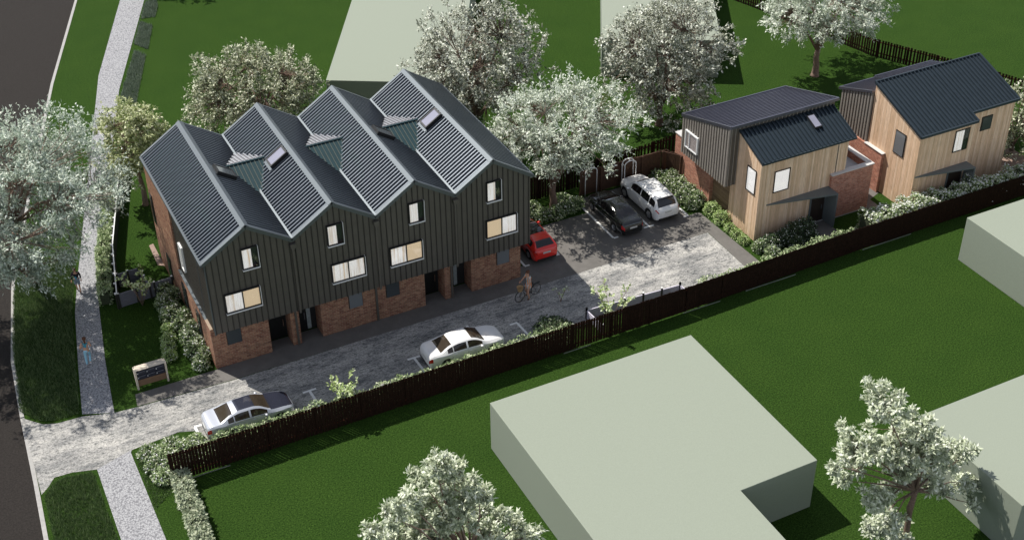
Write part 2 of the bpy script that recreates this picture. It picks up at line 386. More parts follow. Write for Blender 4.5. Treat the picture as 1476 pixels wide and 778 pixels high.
for i in range(len(kerb_in) - 1):
    if kerb_in[i + 1][1] <= -4.4 or kerb_in[i][1] >= 1.4:
        z = 0.02
    else:
        z = -0.045
    a0, a1, c0, c1 = kerb_in[i], kerb_in[i + 1], kerb_out[i], kerb_out[i + 1]
    b.prism([(c0[0], c0[1], -0.2), (a0[0], a0[1], -0.2), (a1[0], a1[1], -0.2), (c1[0], c1[1], -0.2)], (0, 0, 0.2 + z))
struct(b.build('kerb', 'kerb'))
pL = [(-8.0, 0.2), (-7.3, 4.5), (-6.33, 10.0), (-5.39, 13.66), (-1.6, 27.6), (2.2, 41.5), (7.36, 55.8), (20.4, 91.6)]
pR = [(-6.38, -0.5), (-5.75, 4.5), (-4.95, 9.5), (-4.46, 12.3), (-0.7, 25.3), (3.11, 38.3), (9.3, 54.8), (22.4, 90.8)]
flat('footpath', pL + list(reversed(pR)), 0.012, 'path')
flat('footpath', [(-8.26, -4.62), (-8.33, -10.3), (-8.4, -20), (-8.6, -60), (-6.5, -60), (-6.33, -20), (-6.33, -11.3), (-6.35, -4.15), (-6.25, -3.97)][::-1], 0.012, 'path')
flat('driveway', [(-11.05, 1.45), (-10.6, 0.9), (-10.1, 0.35), (-9.4, 0.08), (-8.0, 0.0), (-6.4, -0.5), (-5.05, -0.62), (0.7, -0.84), (32.9, -0.66), (32.78, -5.62), (-2.75, -5.62), (-2.7, -4.1), (-3.6, -3.75), (-6.2, -3.97), (-8.26, -4.62), (-9.5, -4.25), (-10.4, -4.2), (-10.8, -4.75), (-11.25, -5.2)][::-1], 0.008, 'drive')
flat('asphalt_apron', [(-5.1, -0.55), (0.7, -0.80), (20.3, -0.80), (20.3, 1.6), (-0.05, 1.6), (-0.05, 0.54), (-4.95, 0.52)], 0.012, 'asphalt')
flat('asphalt_apron', [(20.3, -0.80), (32.93, -0.63), (32.8, -5.2), (33.95, -5.2), (33.80, 1.70), (32.98, 1.70), (32.95, 6.95), (27.0, 6.95), (26.95, 5.15), (20.3, 5.15)], 0.0125, 'asphalt')
def line(x0, y0, x1, y1, w=0.15, z=0.017):
    d = Vector((x1 - x0, y1 - y0)).normalized(); n = Vector((-d.y, d.x)) * w / 2
    b = MB(); b.add([(x0 - n.x, y0 - n.y, z), (x1 - n.x, y1 - n.y, z), (x1 + n.x, y1 + n.y, z), (x0 + n.x, y0 + n.y, z)], [(0, 1, 2, 3)]); return b
def bay_mark(segs):
    b = MB()
    for i, s_ in enumerate(segs):
        l = line(*s_, z=0.0165 + 0.0006 * i); b.add(l.v, l.f)
    return struct(b.build('bay_line', 'paint'))
bay_mark([(-2.75, -3.72, -2.3, -3.75), (-2.72, -3.77, -2.66, -5.35)])
bay_mark([(3.52, -3.77, 4.32, -3.75), (3.92, -3.80, 3.98, -5.5)])
bay_mark([(9.95, -3.78, 10.75, -3.78), (10.36, -3.83, 10.42, -5.5)])
bay_mark([(16.75, -3.56, 17.27, -3.56), (17.22, -3.61, 17.30, -5.5)])
bay_mark([(27.08, 6.75, 27.05, 1.70), (27.05, 1.65, 27.40, 1.65)])
bay_mark([(29.88, 6.75, 29.86, 1.82), (29.45, 1.77, 30.22, 1.77)])
bay_mark([(32.90, 6.75, 32.86, 1.72), (32.50, 1.67, 32.91, 1.67)])
bay_mark([(23.0, 5.0, 22.95, 1.72), (22.60, 1.67, 23.0, 1.67)])
bay_mark([(20.42, 5.0, 20.40, 1.55), (20.36, 1.50, 20.72, 1.50)])
flat('front_path', [(39.3, -2.9), (40.56, -2.9), (40.60, -5.2), (39.05, -5.2)], 0.012, 'asphalt')
flat('front_path', [(44.1, 3.0), (44.1, -2.9), (44.1, -5.1), (45.05, -5.1), (45.0, -2.4), (46.1, -2.0), (46.1, 3.0)], 0.013, 'asphalt')
flat('front_path', [(40.60, -5.0), (44.1, -4.65), (44.1, -5.1), (40.60, -5.35)], 0.011, 'asphalt')
flat('side_step', [(-0.50, 12.6), (-0.13, 12.3), (-0.13, 15.2), (-0.42, 15.1)], 0.05, 'pink', 0.05)
flat('paved_deck', [(55.3, -1.4), (58.4, -1.4), (58.4, -4.0), (55.3, -4.6)], 0.12, 'pink', 0.12)

# ------------------------------------------------------------------ generic building parts
def ribbed_roof(poly_o, along, across, n, rib_w, rib_h, thick=0.05, mb=None):
    """slab from corner o spanned by vectors along (down the slope, ribs run this way) and across; n rib pitches"""
    mb = mb or MB(); o = Vector(poly_o); a = Vector(along); c = Vector(across); up = a.cross(c).normalized()
    if up.z < 0: up = -up
    mb.prism([o - up * thick, o + a - up * thick, o + a + c - up * thick, o + c - up * thick], up * thick)
    cd = c.normalized(); L = c.length; pitch = L / n
    for i in range(n + 1):
        p = o + cd * min(max(i * pitch, rib_w / 2), L - rib_w / 2)
        e = 0.002
        mb.prism([p - cd * rib_w / 2 + up * e, p + cd * rib_w / 2 + up * e, p + cd * rib_w * 0.36 + up * rib_h, p - cd * rib_w * 0.36 + up * rib_h], a)
    return mb
def F(face, at):
    """(u, v, d) -> world on a wall: 'S' faces -Y at y=at, 'W' faces -X at x=at"""
    if face == 'S': return lambda u, v, d: (u, at - d, v)
    return lambda u, v, d: (at - d, u, v)
def fbox(mb, f, u0, u1, v0, v1, d0, d1):
    P = [f(u, v, d) for d in (d0, d1) for v in (v0, v1) for u in (u0, u1)]
    return mb.add(P, [(0, 1, 3, 2), (4, 6, 7, 5), (0, 4, 5, 1), (2, 3, 7, 6), (0, 2, 6, 4), (1, 5, 7, 3)])
def window(parent, face, at, u0, u1, v0, v1, split=None, fill=None, fw=0.055, dep=0.10, sill=True, fm='frame', glass='glass', sides=False, off=0.0):
    f_ = F(face, at); f = lambda u, v, d: f_(u, v, d + off if d > 0 else 0.0); b = MB()
    fbox(b, f, u0, u1, v0, v0 + fw, 0.0, dep); fbox(b, f, u0, u1, v1 - fw, v1, 0.0, dep)
    fbox(b, f, u0, u0 + fw, v0 + fw, v1 - fw, 0.0, dep); fbox(b, f, u1 - fw, u1, v0 + fw, v1 - fw, 0.0, dep)
    if split is not None: fbox(b, f, split - 0.03, split + 0.03, v0 + fw, v1 - fw, 0.0, dep - 0.012)
    w = b.build('window', fm, parent)
    spans = [(u0 + fw, u1 - fw)] if split is None else [(u0 + fw, split - 0.03), (split + 0.03, u1 - fw)]
    for k, (a, c) in enumerate(spans):
        g = MB(); fbox(g, f, a, c, v0 + fw, v1 - fw, 0.060, 0.068); g.build('pane', glass, w)
        if fill:
            m = fill[k]
            if m in ('curtain',):
                cm = MB(); nseg = 28; vs = []; fs = []
                a0, c0 = a + 0.004, c - 0.004
                for i in range(nseg + 1):
                    u = a0 + (c0 - a0) * i / nseg; d = 0.030 + 0.014 * math.sin(i * 1.9 + k)
                    vs += [f(u, v0 + fw + 0.004, d), f(u, v1 - fw - 0.004, d)]
                fs = [(2 * i, 2 * i + 2, 2 * i + 3, 2 * i + 1) for i in range(nseg)]
                cm.add(vs, fs); cm.build('curtain', 'curtain', w)
            elif m == 'half':   # curtain drawn over part, dark room beside it
                mid = a + (c - a) * 0.62
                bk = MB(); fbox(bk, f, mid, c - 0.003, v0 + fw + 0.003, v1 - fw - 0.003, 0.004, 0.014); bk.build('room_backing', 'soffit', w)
                cm = MB(); nseg = 16; vs = []
                for i in range(nseg + 1):
                    u = a + 0.004 + (mid - a - 0.004) * i / nseg; d = 0.032 + 0.014 * math.sin(i * 1.7)
                    vs += [f(u, v0 + fw + 0.004, d), f(u, v1 - fw - 0.004, d)]
                cm.add(vs, [(2 * i, 2 * i + 2, 2 * i + 3, 2 * i + 1) for i in range(nseg)]); cm.build('curtain', 'curtain', w)
            else:
                bk = MB(); fbox(bk, f, a + 0.003, c - 0.003, v0 + fw + 0.003, v1 - fw - 0.003, 0.006, 0.020); bk.build('blind', m, w)
    if sill:
        s_ = MB(); fbox(s_, f, u0 - 0.02, u1 + 0.03, v0 - 0.055, v0 - 0.003, 0.0, dep + 0.05); s_.build('sill', 'white', w)
        if sides:
            s2 = MB(); fbox(s2, f, u1 + 0.003, u1 + 0.030, v0, v1, 0.0, dep + 0.03); s2.build('jamb', 'white', w)
    return w
def seams(mb, f, us, vb, vt, rw=0.03, rd=0.035):
    for u in us:
        v1 = vt(u) if callable(vt) else vt
        v0 = vb(u) if callable(vb) else vb
        if v1 - v0 > 0.05: fbox(mb, f, u - rw / 2, u + rw / 2, v0, v1, 0.0, rd)

# ------------------------------------------------------------------ the terrace of four townhouses
EZ, HR, D, CZ, W = 7.735, 1.616, 13.08, 2.83, 5.0
SL = HR / 2.5
T = thing('townhouse_terrace', 'long dark metal-clad terrace with four striped gable roofs on a brick ground floor', 'townhouses', (0, 0, 0))
def rz(x):
    k = x % W if x < 20 else W
    return EZ + SL * (k if k < 2.5 else W - k)
saw = [(0, EZ - .07)]
for i in range(4): saw += [(i * W + 2.5, EZ + HR - .07), (i * W + 5.0, EZ - .07)]
b = MB()
b.prism([(x, 0.0, z) for x, z in [(0, CZ)] + saw[:1] + saw[1:] + [(20, CZ)]], (0, 0.16, 0))
b.box(0, 20, 0.16, D - 0.2, CZ, CZ + 0.15)
b.build('front_wall', 'clad', T)
b = MB(); seams(b, F('S', 0.0), [0.04 + 0.3424 * i for i in range(59)], CZ - 0.02, lambda u: rz(min(max(u, 0.0), 19.999)) - 0.09, 0.035, 0.05); b.build('standing_seam_strips', 'seamshadow', T)
b = MB(); b.box(0, 0.16, 0.16, 7.4, CZ, EZ - .07)
b.build('side_wall', 'clad', T)
b = MB(); seams(b, F('W', 0.0), [0.05 + 0.1 * i for i in range(74)], CZ - 0.02, EZ - .1, 0.03, 0.022); b.build('corrugation_strips', 'clad', T)
b = MB(); b.box(-0.05, 0.0, 1.85, 1.93, CZ, EZ - 0.1); b.build('corner_trim', 'flash', T)
b = MB(); b.box(-0.06, -0.0, -0.06, 0.03, CZ - 0.03, EZ - 0.1); b.build('corner_trim', 'flash', T)
b = MB(); b.box(-0.12, 0.16, 7.4, D, 0, EZ - .08); b.box(-0.12, 0.3, 1.72, 7.4, 0, CZ - 0.09); b.build('side_brick_wall', 'brick', T)
b = MB(); b.box(-0.17, 0.0, 0.62, 7.4, CZ - 0.087, CZ - 0.03); b.build('ledge_flashing', 'flash', T)
b = MB(); b.prism([(x, D - 0.16, z) for x, z in [(0.16, 0)] + [(0.16, EZ - .07)] + saw[1:] + [(20, 0)]], (0, 0.16, 0)); b.box(19.84, 20.0, 0.16, D - 0.16, CZ, EZ - .07); b.box(19.4, 19.6, 1.6, D - 0.16, 0, CZ); b.build('rear_wall', 'clad', T)
for x0, x1 in ((-0.18, 3.21), (6.39, 13.07), (16.21, 19.61)):
    b = MB(); b.box(x0, x1, 0.6, 1.7, 0, CZ - 0.003); b.build('brick_wall', 'brick', T)
for x0, x1 in ((4.53, 5.05), (14.4, 14.95)):
    b = MB(); b.box(x0, x1, 0.6, 1.68, 0, CZ - 0.003); b.build('brick_pier', 'brick', T)
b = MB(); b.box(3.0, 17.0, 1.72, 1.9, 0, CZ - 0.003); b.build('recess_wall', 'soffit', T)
for x0, x1, sx in ((3.46, 4.42, 3.27), (5.48, 6.36, 5.14), (13.34, 14.26, 13.14), (15.3, 16.15, 15.6)):
    d_ = MB(); 
    if sx == 5.14: x0, x1, sx = 5.12, 5.75, 5.80
    if sx == 15.6: x0, x1, sx = 15.0, 15.42, 15.45
    d_.box(x0, x1, 1.66, 1.72, 0.02, 2.15); dd = d_.build('door', 'blackdoor', T)
    h_ = MB(); h_.box(x1 - 0.12, x1 - 0.08, 1.60, 1.66, 0.85, 1.35); h_.build('handle', 'chrome', dd)
    s_ = MB(); s_.box(sx, sx + 0.24, 1.67, 1.72, 0.08, 2.45); s_.build('sidelight', 'sideglass', T)
for i in range(4):
    o = i * W
    window(T, 'S', -0.0, o + 2.05, o + 3.0, 6.68, 8.04, None, ['half'], sill=True, sides=True, off=0.052)
    f_ = [['curtain', 'blind'], ['curtain', 'curtain'], ['curtain', 'blind'], ['blind', 'curtain']][i]
    u0 = o + (0.77, 2.09, 0.72, 1.98)[i]
    window(T, 'S', -0.0, u0, u0 + 2.06, 4.10, 5.38, u0 + 1.04, f_, sill=True, sides=True, off=0.052)
    u0 = (0.67, 8.15, 10.53, 17.94)[i]
    window(T, 'S', 0.6, u0, u0 + 0.88, 1.44, 2.46, None, None, fw=0.03, dep=0.03, sill=False, glass='darkglass' if i in (0, 2) else 'greyglass')
for y, v0, v1, w_, mm in ((12.38, 3.3, 5.4, 0.5, 'frame'), (10.2, 0.5, 2.1, 0.9, 'frame'), (6.6, 0.5, 2.15, 0.9, 'frame'), (3.6, 0.3, 2.17, 0.7, 'frame')):
    window(T, 'W', -0.12, y - w_ / 2, y + w_ / 2, v0, v1, None, None, fw=0.05, dep=0.05, sill=False, glass='darkglass')
window(T, 'W', -0.022, 5.45, 6.15, 3.75, 5.5, None, ['curtain'], fw=0.06, dep=0.10, sill=False, fm='white', off=0.02)
# downpipes with rain heads
for x, zt in ((5.0, 7.55), (10.0, 7.55), (15.0, 7.55)):
    b = MB(); b.box(x - 0.055, x + 0.055, -0.13, -0.042, CZ - 0.1, zt - 0.3)
    if x == 10.0 or True: b.box(x - 0.215, x - 0.105, 0.49, 0.598, 0.0, CZ - 0.1) if x != 10.0 else b.box(x - 0.16, x - 0.04, 0.49, 0.598, 0.0, CZ - 0.1)
    dp = b.build('downpipe', 'clad', T)
    h = MB(); h.prism([(x - 0.17, -0.25, zt), (x + 0.17, -0.25, zt), (x + 0.12, -0.25, zt - 0.30), (x - 0.12, -0.25, zt - 0.30)], (0, 0.205, 0)); h.build('rain_head', 'clad', dp)
# roofs
Y0, Y1 = -0.10, D + 0.08
for i in range(4):
    o = i * W
    b = MB(); nr = 45
    x0 = o if i else -0.10
    z0 = EZ + SL * (x0 - o)
    ribbed_roof((o + 2.5, Y0, EZ + HR), (x0 - o - 2.5, 0, z0 - EZ - HR), (0, Y1 - Y0, 0), nr, 0.085, 0.11, 0.05, b)
    x1 = o + W if i < 3 else o + W + 0.12
    ribbed_roof((o + 2.5, Y0, EZ + HR), (x1 - o - 2.5, 0, EZ - SL * (x1 - o - W) - EZ - HR), (0, Y1 - Y0, 0), nr, 0.085, 0.11, 0.05, b)
    rf = b.build('roof', 'roof', T)
    nl = Vector((-SL, 0, 1)).normalized(); nrm = Vector((SL, 0, 1)).normalized()
    c = MB()
    for s_, n_ in ((-1, nl), (1, nrm)):
        p0 = Vector((o + 2.5, Y0 - 0.02, EZ + HR)) + n_ * 0.155; dn = Vector((s_, 0, -SL)).normalized() * 0.17
        q = Vector((o + 2.5, Y0 - 0.02, EZ + HR + 0.19))
        c.prism([q, p0 + dn, p0 + dn - n_ * 0.02, q - Vector((0, 0, 0.03))], (0, Y1 - Y0 + 0.04, 0))
    c.build('ridge_cap', 'flash', rf)
    for yy, wid in ((Y0 - 0.03, 0.24), (Y1 - 0.17, 0.18)):
        g = MB()
        for s_, n_, xe in ((-1, nl, x0), (1, nrm, x1)):
            zt = EZ + SL * (xe - o) if s_ < 0 else EZ - SL * (xe - o - W)
            a_ = Vector((o + 2.5, yy, EZ + HR)) + n_ * 0.115; e_ = Vector((xe, yy, zt)) + n_ * 0.115
            g.prism([a_, e_, e_ + Vector((0, wid, 0)), a_ + Vector((0, wid, 0))], n_ * 0.02)
            if yy < 1: g.prism([a_ + n_ * 0.018, e_ + n_ * 0.018, e_ - n_ * 0.19, a_ - n_ * 0.19], (0, -0.022, 0))
        g.build('barge_flashing', 'flash', rf)
    if i < 3:
        v_ = MB(); v_.prism([(o + W - 0.03, Y0, EZ + 0.15), (o + W + 0.08, Y0, EZ + 0.20), (o + W + 0.08, Y0, EZ + 0.215), (o + W - 0.03, Y0, EZ + 0.17)], (0, Y1 - Y0, 0)); v_.build('valley_flashing', 'flash', rf)
b = MB(); b.box(-0.26, -0.10, Y0, Y1, EZ - 0.16, EZ - 0.02); b.build('gutter', 'flash', T)
b = MB(); b.box(20.12, 20.24, Y0, Y1, EZ - 0.16, EZ - 0.02); b.build('gutter', 'flash', T)
# roof windows
def skylight(o, side, u0, u1, y0, y1, parent):
    s_ = -1 if side == 'L' else 1
    n_ = Vector((s_ * SL, 0, 1)).normalized()
    def P(x, y, h):
        z = EZ + SL * (x - o) if side == 'L' else EZ - SL * (x - o - W)
        v = Vector((x, y, z)) + n_ * h; return v
    def slab(mb, x0, x1, ya, yb, h0, h1):
        mb.prism([P(x0, ya, h0), P(x1, ya, h0), P(x1, yb, h0), P(x0, yb, h0)], n_ * (h1 - h0))
    b = MB(); t_ = 0.09
    slab(b, u0, u1, y0, y0 + t_, 0.06, 0.30); slab(b, u0, u1, y1 - t_, y1, 0.06, 0.30)
    slab(b, u0, u0 + t_, y0 + t_, y1 - t_, 0.06, 0.30); slab(b, u1 - t_, u1, y0 + t_, y1 - t_, 0.06, 0.30)
    k = b.build('skylight', 'trim', parent)
    g = MB(); slab(g, u0 + t_, u1 - t_, y0 + t_, y1 - t_, 0.20, 0.27); g.build('pane', 'skyglass' if side == 'L' else 'darkglass', k)
    h = MB(); slab(h, u0 - 0.16, u0 - 0.003, y0 - 0.05, y1 + 0.05, 0.105, 0.14); h.build('apron_flashing', 'flash', k)
skylight(5, 'L', 6.22, 7.32, 6.45, 7.42, T)
skylight(15, 'L', 16.22, 17.32, 6.45, 7.42, T)
skylight(0, 'R', 2.78, 3.85, 6.3, 7.3, T)
skylight(10, 'R', 12.78, 13.85, 6.3, 7.3, T)
# ribbed saddle roofs over the valleys
for i in range(3):
    o = (i + 1) * W; b = MB()
    yr, zr, yf, zf, yb, zb = 7.97, 8.60, 5.40, 7.86, 10.4, 7.90
    A, Bp, Fp0, Fp1, Bk = Vector((o - 1.16, yr, zr)), Vector((o + 1.16, yr, zr)), Vector((o - 0.12, yf, zf)), Vector((o + 0.22, yf, zf)), Vector((o, yb, zb))
    b.add([A, Bp, Fp1, Fp0, A - Vector((0, 0, .5)), Bp - Vector((0, 0, .5)), Fp1 - Vector((0, 0, .3)), Fp0 - Vector((0, 0, .3))], [(0, 3, 2, 1), (0, 4, 7, 3), (1, 2, 6, 5), (3, 7, 6, 2)])
    dm = b.build('saddle_roof', 'dormer', T)
    ns = MB()
    nf = (Fp0 - A).cross(Bp - A).normalized()
    if nf.z < 0: nf = -nf
    for k in range(9):
        t_ = (k + 0.5) / 9; top = A.lerp(Bp, t_) 
        bot = Vector((top.x, yf, zf))
        # stop where the rib meets the valley sides
        tt = 1.0
        if top.x < Fp0.x: tt = (top.x - A.x) / max(Fp0.x - A.x, 1e-3)
        elif top.x > Fp1.x: tt = (Bp.x - top.x) / max(Bp.x - Fp1.x, 1e-3)
        e_ = top.lerp(bot, max(tt, 0.05))
        ns.prism([top + nf * .003 + Vector((-.012, 0, 0)), top + nf * .003 + Vector((.012, 0, 0)), top + nf * .045 + Vector((.012, 0, 0)), top + nf * .045 + Vector((-.012, 0, 0))], e_ - top)
    ns.build('seam_strips', 'seamline', dm)
    rb = MB(); rb.add([A, Bp, Bk], [(0, 1, 2)])
    nb_ = (Bp - A).cross(Bk - A).normalized(); nb_ = nb_ if nb_.z > 0 else -nb_
    for k in range(10):
        t_ = (k + 0.5) / 10; top = A.lerp(Bp, t_); tt = 1 - abs(top.x - o) / 1.16
        e_ = top.lerp(Vector((top.x, yb, zb)), max(tt, 0.06))
        rb.prism([top + nb_ * .003 + Vector((-.05, 0, 0)), top + nb_ * .003 + Vector((.05, 0, 0)), top + nb_ * .12 + Vector((.045, 0, 0)), top + nb_ * .12 + Vector((-.045, 0, 0))], e_ - top)
    rb.build('back_slope', 'roof_bright', dm)
    cp = MB(); cp.bar(A + Vector((-.05, -.02, .03)), Bp + Vector((.05, -.02, .03)), 0.12, 0.07); cp.build('ridge_cap', 'dormer', dm)

# ------------------------------------------------------------------ the two timber houses
H1 = thing('timber_house', 'pale timber and brick house with a grey ribbed metal upper box beside the car park', 'house', (0, 0, 0))
zr1 = lambda y: 5.95 + 0.415 * (y + 2.9)
b = MB(); b.prism([(35.0, -2.9, 0), (35.0, 0.16, 0), (35.0, 0.16, zr1(.16) - .05), (35.0, -2.9, 5.90)], (6.9, 0, 0)); b.build('timber_wall', 'timber', H1)
b = MB(); b.box(41.05, 41.09, -2.925, -2.9, 3.5, 5.88); b.build('joint_strip', 'trim', H1)
b = MB(); ribbed_roof((34.93, -0.36, zr1(-.36)), (0, -2.66, -2.66 * .415), (7.42, 0, 0), 24, 0.09, 0.10, 0.06, b); rf = b.build('roof', 'roof_h', H1)
g = MB(); g.bar((34.93, -0.36, zr1(-.36) + .02), (34.93, -3.05, zr1(-3.05) + .02), 0.06, 0.18); g.bar((34.9, -3.07, zr1(-3.07) - .02), (42.36, -3.07, zr1(-3.07) - .02), 0.09, 0.13); g.build('gutter', 'roof_h', rf)
b = MB(); 
f = lambda x, y, h: (x, y, zr1(y) + h)
b.prism([f(39.85, -1.75, .03), f(40.45, -1.75, .03), f(40.45, -0.75, .03), f(39.85, -0.75, .03)], (0, -0.07, 0.17)); k = b.build('skylight', 'trim', H1)
g = MB(); g.prism([(40.45 - .06 - .48, -1.75 - .01, zr1(-1.68) + .19), (40.39, -1.76, zr1(-1.68) + .19), (40.39, -0.88, zr1(-.81) + .19), (39.91, -0.88, zr1(-.81) + .19)], (0, -0.01, 0.02)); g.build('pane', 'skyglass', k)
# upper metal box
ra = lambda y: 7.38 - 0.30 * (y + 0.37)
XA = 34.3
b = MB(); b.prism([(XA, -0.34, 2.97), (XA, 4.9, 2.97), (XA, 4.9, ra(4.9) - .1), (XA, -0.34, ra(-.34) - .1)], (8.2, 0, 0)); b.build('metal_wall', 'clad', H1)  # same metal as the ribs, darkened to paint in shade between them
b = MB(); seams(b, F('W', XA), [-0.26 + 0.286 * i for i in range(19)], 2.97, lambda y: ra(y) - .13, 0.14, 0.13); b.build('standing_seam_strips', 'clad_h', H1); b = MB()
seams(b, F('S', -0.34), [XA + 0.05 + 0.3 * i for i in range(3)] , 2.97, ra(-.34) - .12, 0.05, 0.04); b.build('standing_seam_strips', 'clad_h', H1); b = MB()
seams(b, F('S', -0.34), [XA + 0.95 + 0.3 * i for i in range(24)] , zr1(-.34) + 0.02, ra(-.34) - .12, 0.05, 0.04); b.build('standing_seam_strips', 'clad_h', H1)
b = MB(); ribbed_roof((XA - .1, -0.45, ra(-.45)), (8.45, 0, 0), (0, 5.5, -5.5 * .30), 18, 0.06, 0.06, 0.10, b); rf = b.build('roof', 'roof_a', H1)
g = MB()
for q in (((XA - .12, -0.47), (XA - .12, 5.08)), ((XA - .12, -0.47), (42.68, -0.47)), ((42.68, -0.47), (42.68, 5.08)), ((XA - .12, 5.08), (42.68, 5.08))):
    g.bar((*q[0], ra(q[0][1])), (*q[1], ra(q[1][1])), 0.10, 0.20)
g.build('fascia', 'roof_a', rf)
w = window(H1, 'W', XA - 0.03, 2.95, 4.42, 3.70, 4.98, 3.95, ['roombeige', 'roombeige'], fw=0.07, dep=0.10, sill=False, fm='white', off=0.11)
b = MB(); b.box(XA + .62, XA + .70, -0.3, 0.2, 2.93, 2.965); b.build('soffit_light', 'white', H1)
# ground floor of brick with garage slats
b = MB(); b.box(35.0, 35.3, 2.40, 6.85, 0, 3.30); b.box(35.3, 42.4, 6.55, 6.85, 0, 3.30); b.box(42.1, 42.4, 0.2, 6.55, 0, 3.30); wl = b.build('brick_wall', 'brick2', H1)
c_ = MB(); c_.box(34.95, 35.35, 4.92, 6.90, 3.303, 3.36); c_.box(35.35, 42.45, 6.5, 6.90, 3.303, 3.36); c_.build('coping', 'coping', wl)
b = MB(); b.box(35.3, 42.1, 4.9, 6.5, 2.9, 3.02); b.build('roof_deck', 'terrace', H1)
b = MB(); b.box(35.25, 35.32, 0.16, 2.40, 0, 2.95); b.build('garage_door', 'slats', H1)
# brick wing
b = MB(); b.box(40.72, 44.1, -3.12, -2.82, 0, 3.45); b.box(43.8, 44.1, -2.82, 1.4, 0, 3.45); b.box(41.9, 43.8, 1.1, 1.4, 0, 3.45); wl = b.build('brick_wing', 'brick2', H1)
c_ = MB(); c_.box(40.68, 44.16, -3.17, -2.78, 3.453, 3.52); c_.box(43.76, 44.16, -2.78, 1.44, 3.453, 3.52); c_.build('coping', 'coping', wl)
b = MB(); b.box(41.9, 43.8, -2.82, 1.1, 2.85, 2.95); b.build('terrace_floor', 'terrace', H1)
c_ = MB(); c_.box(40.66, 44.14, -3.15, -3.121, 0, 0.06); c_.build('plinth', 'kerb', wl)
window(H1, 'W', 35.0, -2.48, -1.50, 3.27, 5.06, None, ['whiteblind'], fw=0.06, dep=0.05, sill=False)
window(H1, 'S', -2.9, 36.09, 37.31, 3.36, 4.97, None, ['whiteblind'], fw=0.06, dep=0.05, sill=False)
def porch(parent, tipx, yw, xr, yf, zc, dx0, dx1, hw):
    b = MB(); b.prism([(tipx, yw, zc), (xr, yf, zc), (xr, yw, zc)], (0, 0, 0.10)); b.build('canopy', 'canopy', parent)
    b = MB(); b.box(xr - 0.10, xr, yf, yw, 0.0, zc - 0.003); b.build('wing_wall', 'canopy', parent)
    b = MB(); b.box(dx0 - .14, dx0, yw - .04, yw, 0, hw); b.box(dx1, dx1 + .06, yw - .04, yw, 0, hw); b.box(dx0, dx1, yw - .04, yw, hw - .08, hw); b.build('door_frame', 'canopy', parent)
    b = MB(); b.box(dx0, dx1, yw - .025, yw, 0.02, hw - .08); d_ = b.build('door', 'door', parent)
    b = MB(); b.box(dx1 - .26, dx1 - .16, yw - .06, yw - .025, 1.0, 1.28); b.build('handle', 'chrome', d_)
    b = MB(); b.box(dx0 - .1, dx1, yw - .12, yw - .041, 0.0, 0.06); b.build('threshold', 'kerb', d_)
porch(H1, 35.7, -2.9, 40.66, -4.0, 2.50, 39.42, 40.5, 2.12)

H2 = thing('timber_house', 'pale timber house under a blue-grey roof with a notched eave behind the flowering hedge', 'house', (0, 0, 0))
zr2 = lambda y: 5.81 + 0.359 * (y + 4.83)
b = MB(); b.prism([(46.2, -4.83, 0), (46.2, 0.0, 0), (46.2, 0.0, zr2(0) - .06), (46.2, -4.83, 5.75)], (4.7, 0, 0))
b.prism([(50.9, -4.1, 0), (50.9, 0.0, 0), (50.9, 0.0, zr2(0) - .06), (50.9, -4.1, zr2(-4.1) - .06)], (4.1, 0, 0)); b.build('timber_wall', 'timber', H2)
b = MB(); b.box(51.0, 55.01, -4.115, -4.1, 3.28, 3.31); b.build('joint_strip', 'timber', H2)
b = MB(); ribbed_roof((46.12, 0.02, zr2(.02)), (0, -4.95, -4.95 * .359), (4.86, 0, 0), 15, 0.09, 0.10, 0.06, b)
ribbed_roof((50.98, 0.02, zr2(.02)), (0, -4.25, -4.25 * .359), (4.2, 0, 0), 13, 0.09, 0.10, 0.06, b); rf = b.build('roof', 'roof_h', H2)
g = MB()
for p, q in (((46.12, 0.02), (46.12, -4.95)), ((46.1, -4.97), (50.98, -4.97)), ((50.98, -4.97), (50.98, -4.25)), ((50.98, -4.25), (55.2, -4.25)), ((55.2, -4.25), (55.2, 0.02)), ((46.1, 0.04), (55.2, 0.04))):
    g.bar((*p, zr2(p[1]) + .02), (*q, zr2(q[1]) + .02), 0.10, 0.18)
g.build('fascia', 'roof_h', rf)
rb = lambda y: 6.86 - 0.36 * (y - 0.05)
b = MB(); b.prism([(46.2, 0.06, 2.9), (46.2, 3.2, 2.9), (46.2, 3.2, rb(3.2) - .1), (46.2, 0.06, rb(.06) - .1)], (8.0, 0, 0)); b.build('metal_wall', 'clad', H2)  # darker than its ribs: shade of the gaps is put into the colour
b = MB(); seams(b, F('W', 46.2), [0.14 + 0.29 * i for i in range(11)], 2.9, lambda y: rb(y) - .13, 0.14, 0.13); b.build('standing_seam_strips', 'clad_h', H2)
b = MB(); ribbed_roof((46.1, 0.09, rb(.09)), (3.0, 0, 0), (0, 3.25, -3.25 * .36), 14, 0.05, 0.05, 0.08, b)
ribbed_roof((49.1, 0.09, rb(.09) + .12), (5.2, 0, 0), (0, 3.25, -3.25 * .36), 14, 0.05, 0.05, 0.08, b); rf2 = b.build('rear_roof', 'roof_a', H2)
g = MB(); g.bar((46.05, 0.09, rb(.09)), (46.05, 3.36, rb(3.36)), 0.10, 0.18); g.bar((46.0, 3.38, rb(3.36)), (49.1, 3.38, rb(3.36)), 0.08, 0.16); g.bar((49.1, 3.38, rb(3.36) + .12), (54.35, 3.38, rb(3.36) + .12), 0.08, 0.16); g.build('fascia', 'roof_a', rf2)
b = MB(); b.box(46.25, 54.0, 0.1, 3.2, 0, 2.9); b.box(45.95, 46.195, -1.85, 3.2, 0, 3.02); wl = b.build('brick_wall', 'brick2', H2)
c_ = MB(); c_.box(45.9, 46.198, -1.9, 0.0, 3.023, 3.07); c_.build('coping', 'coping', wl)
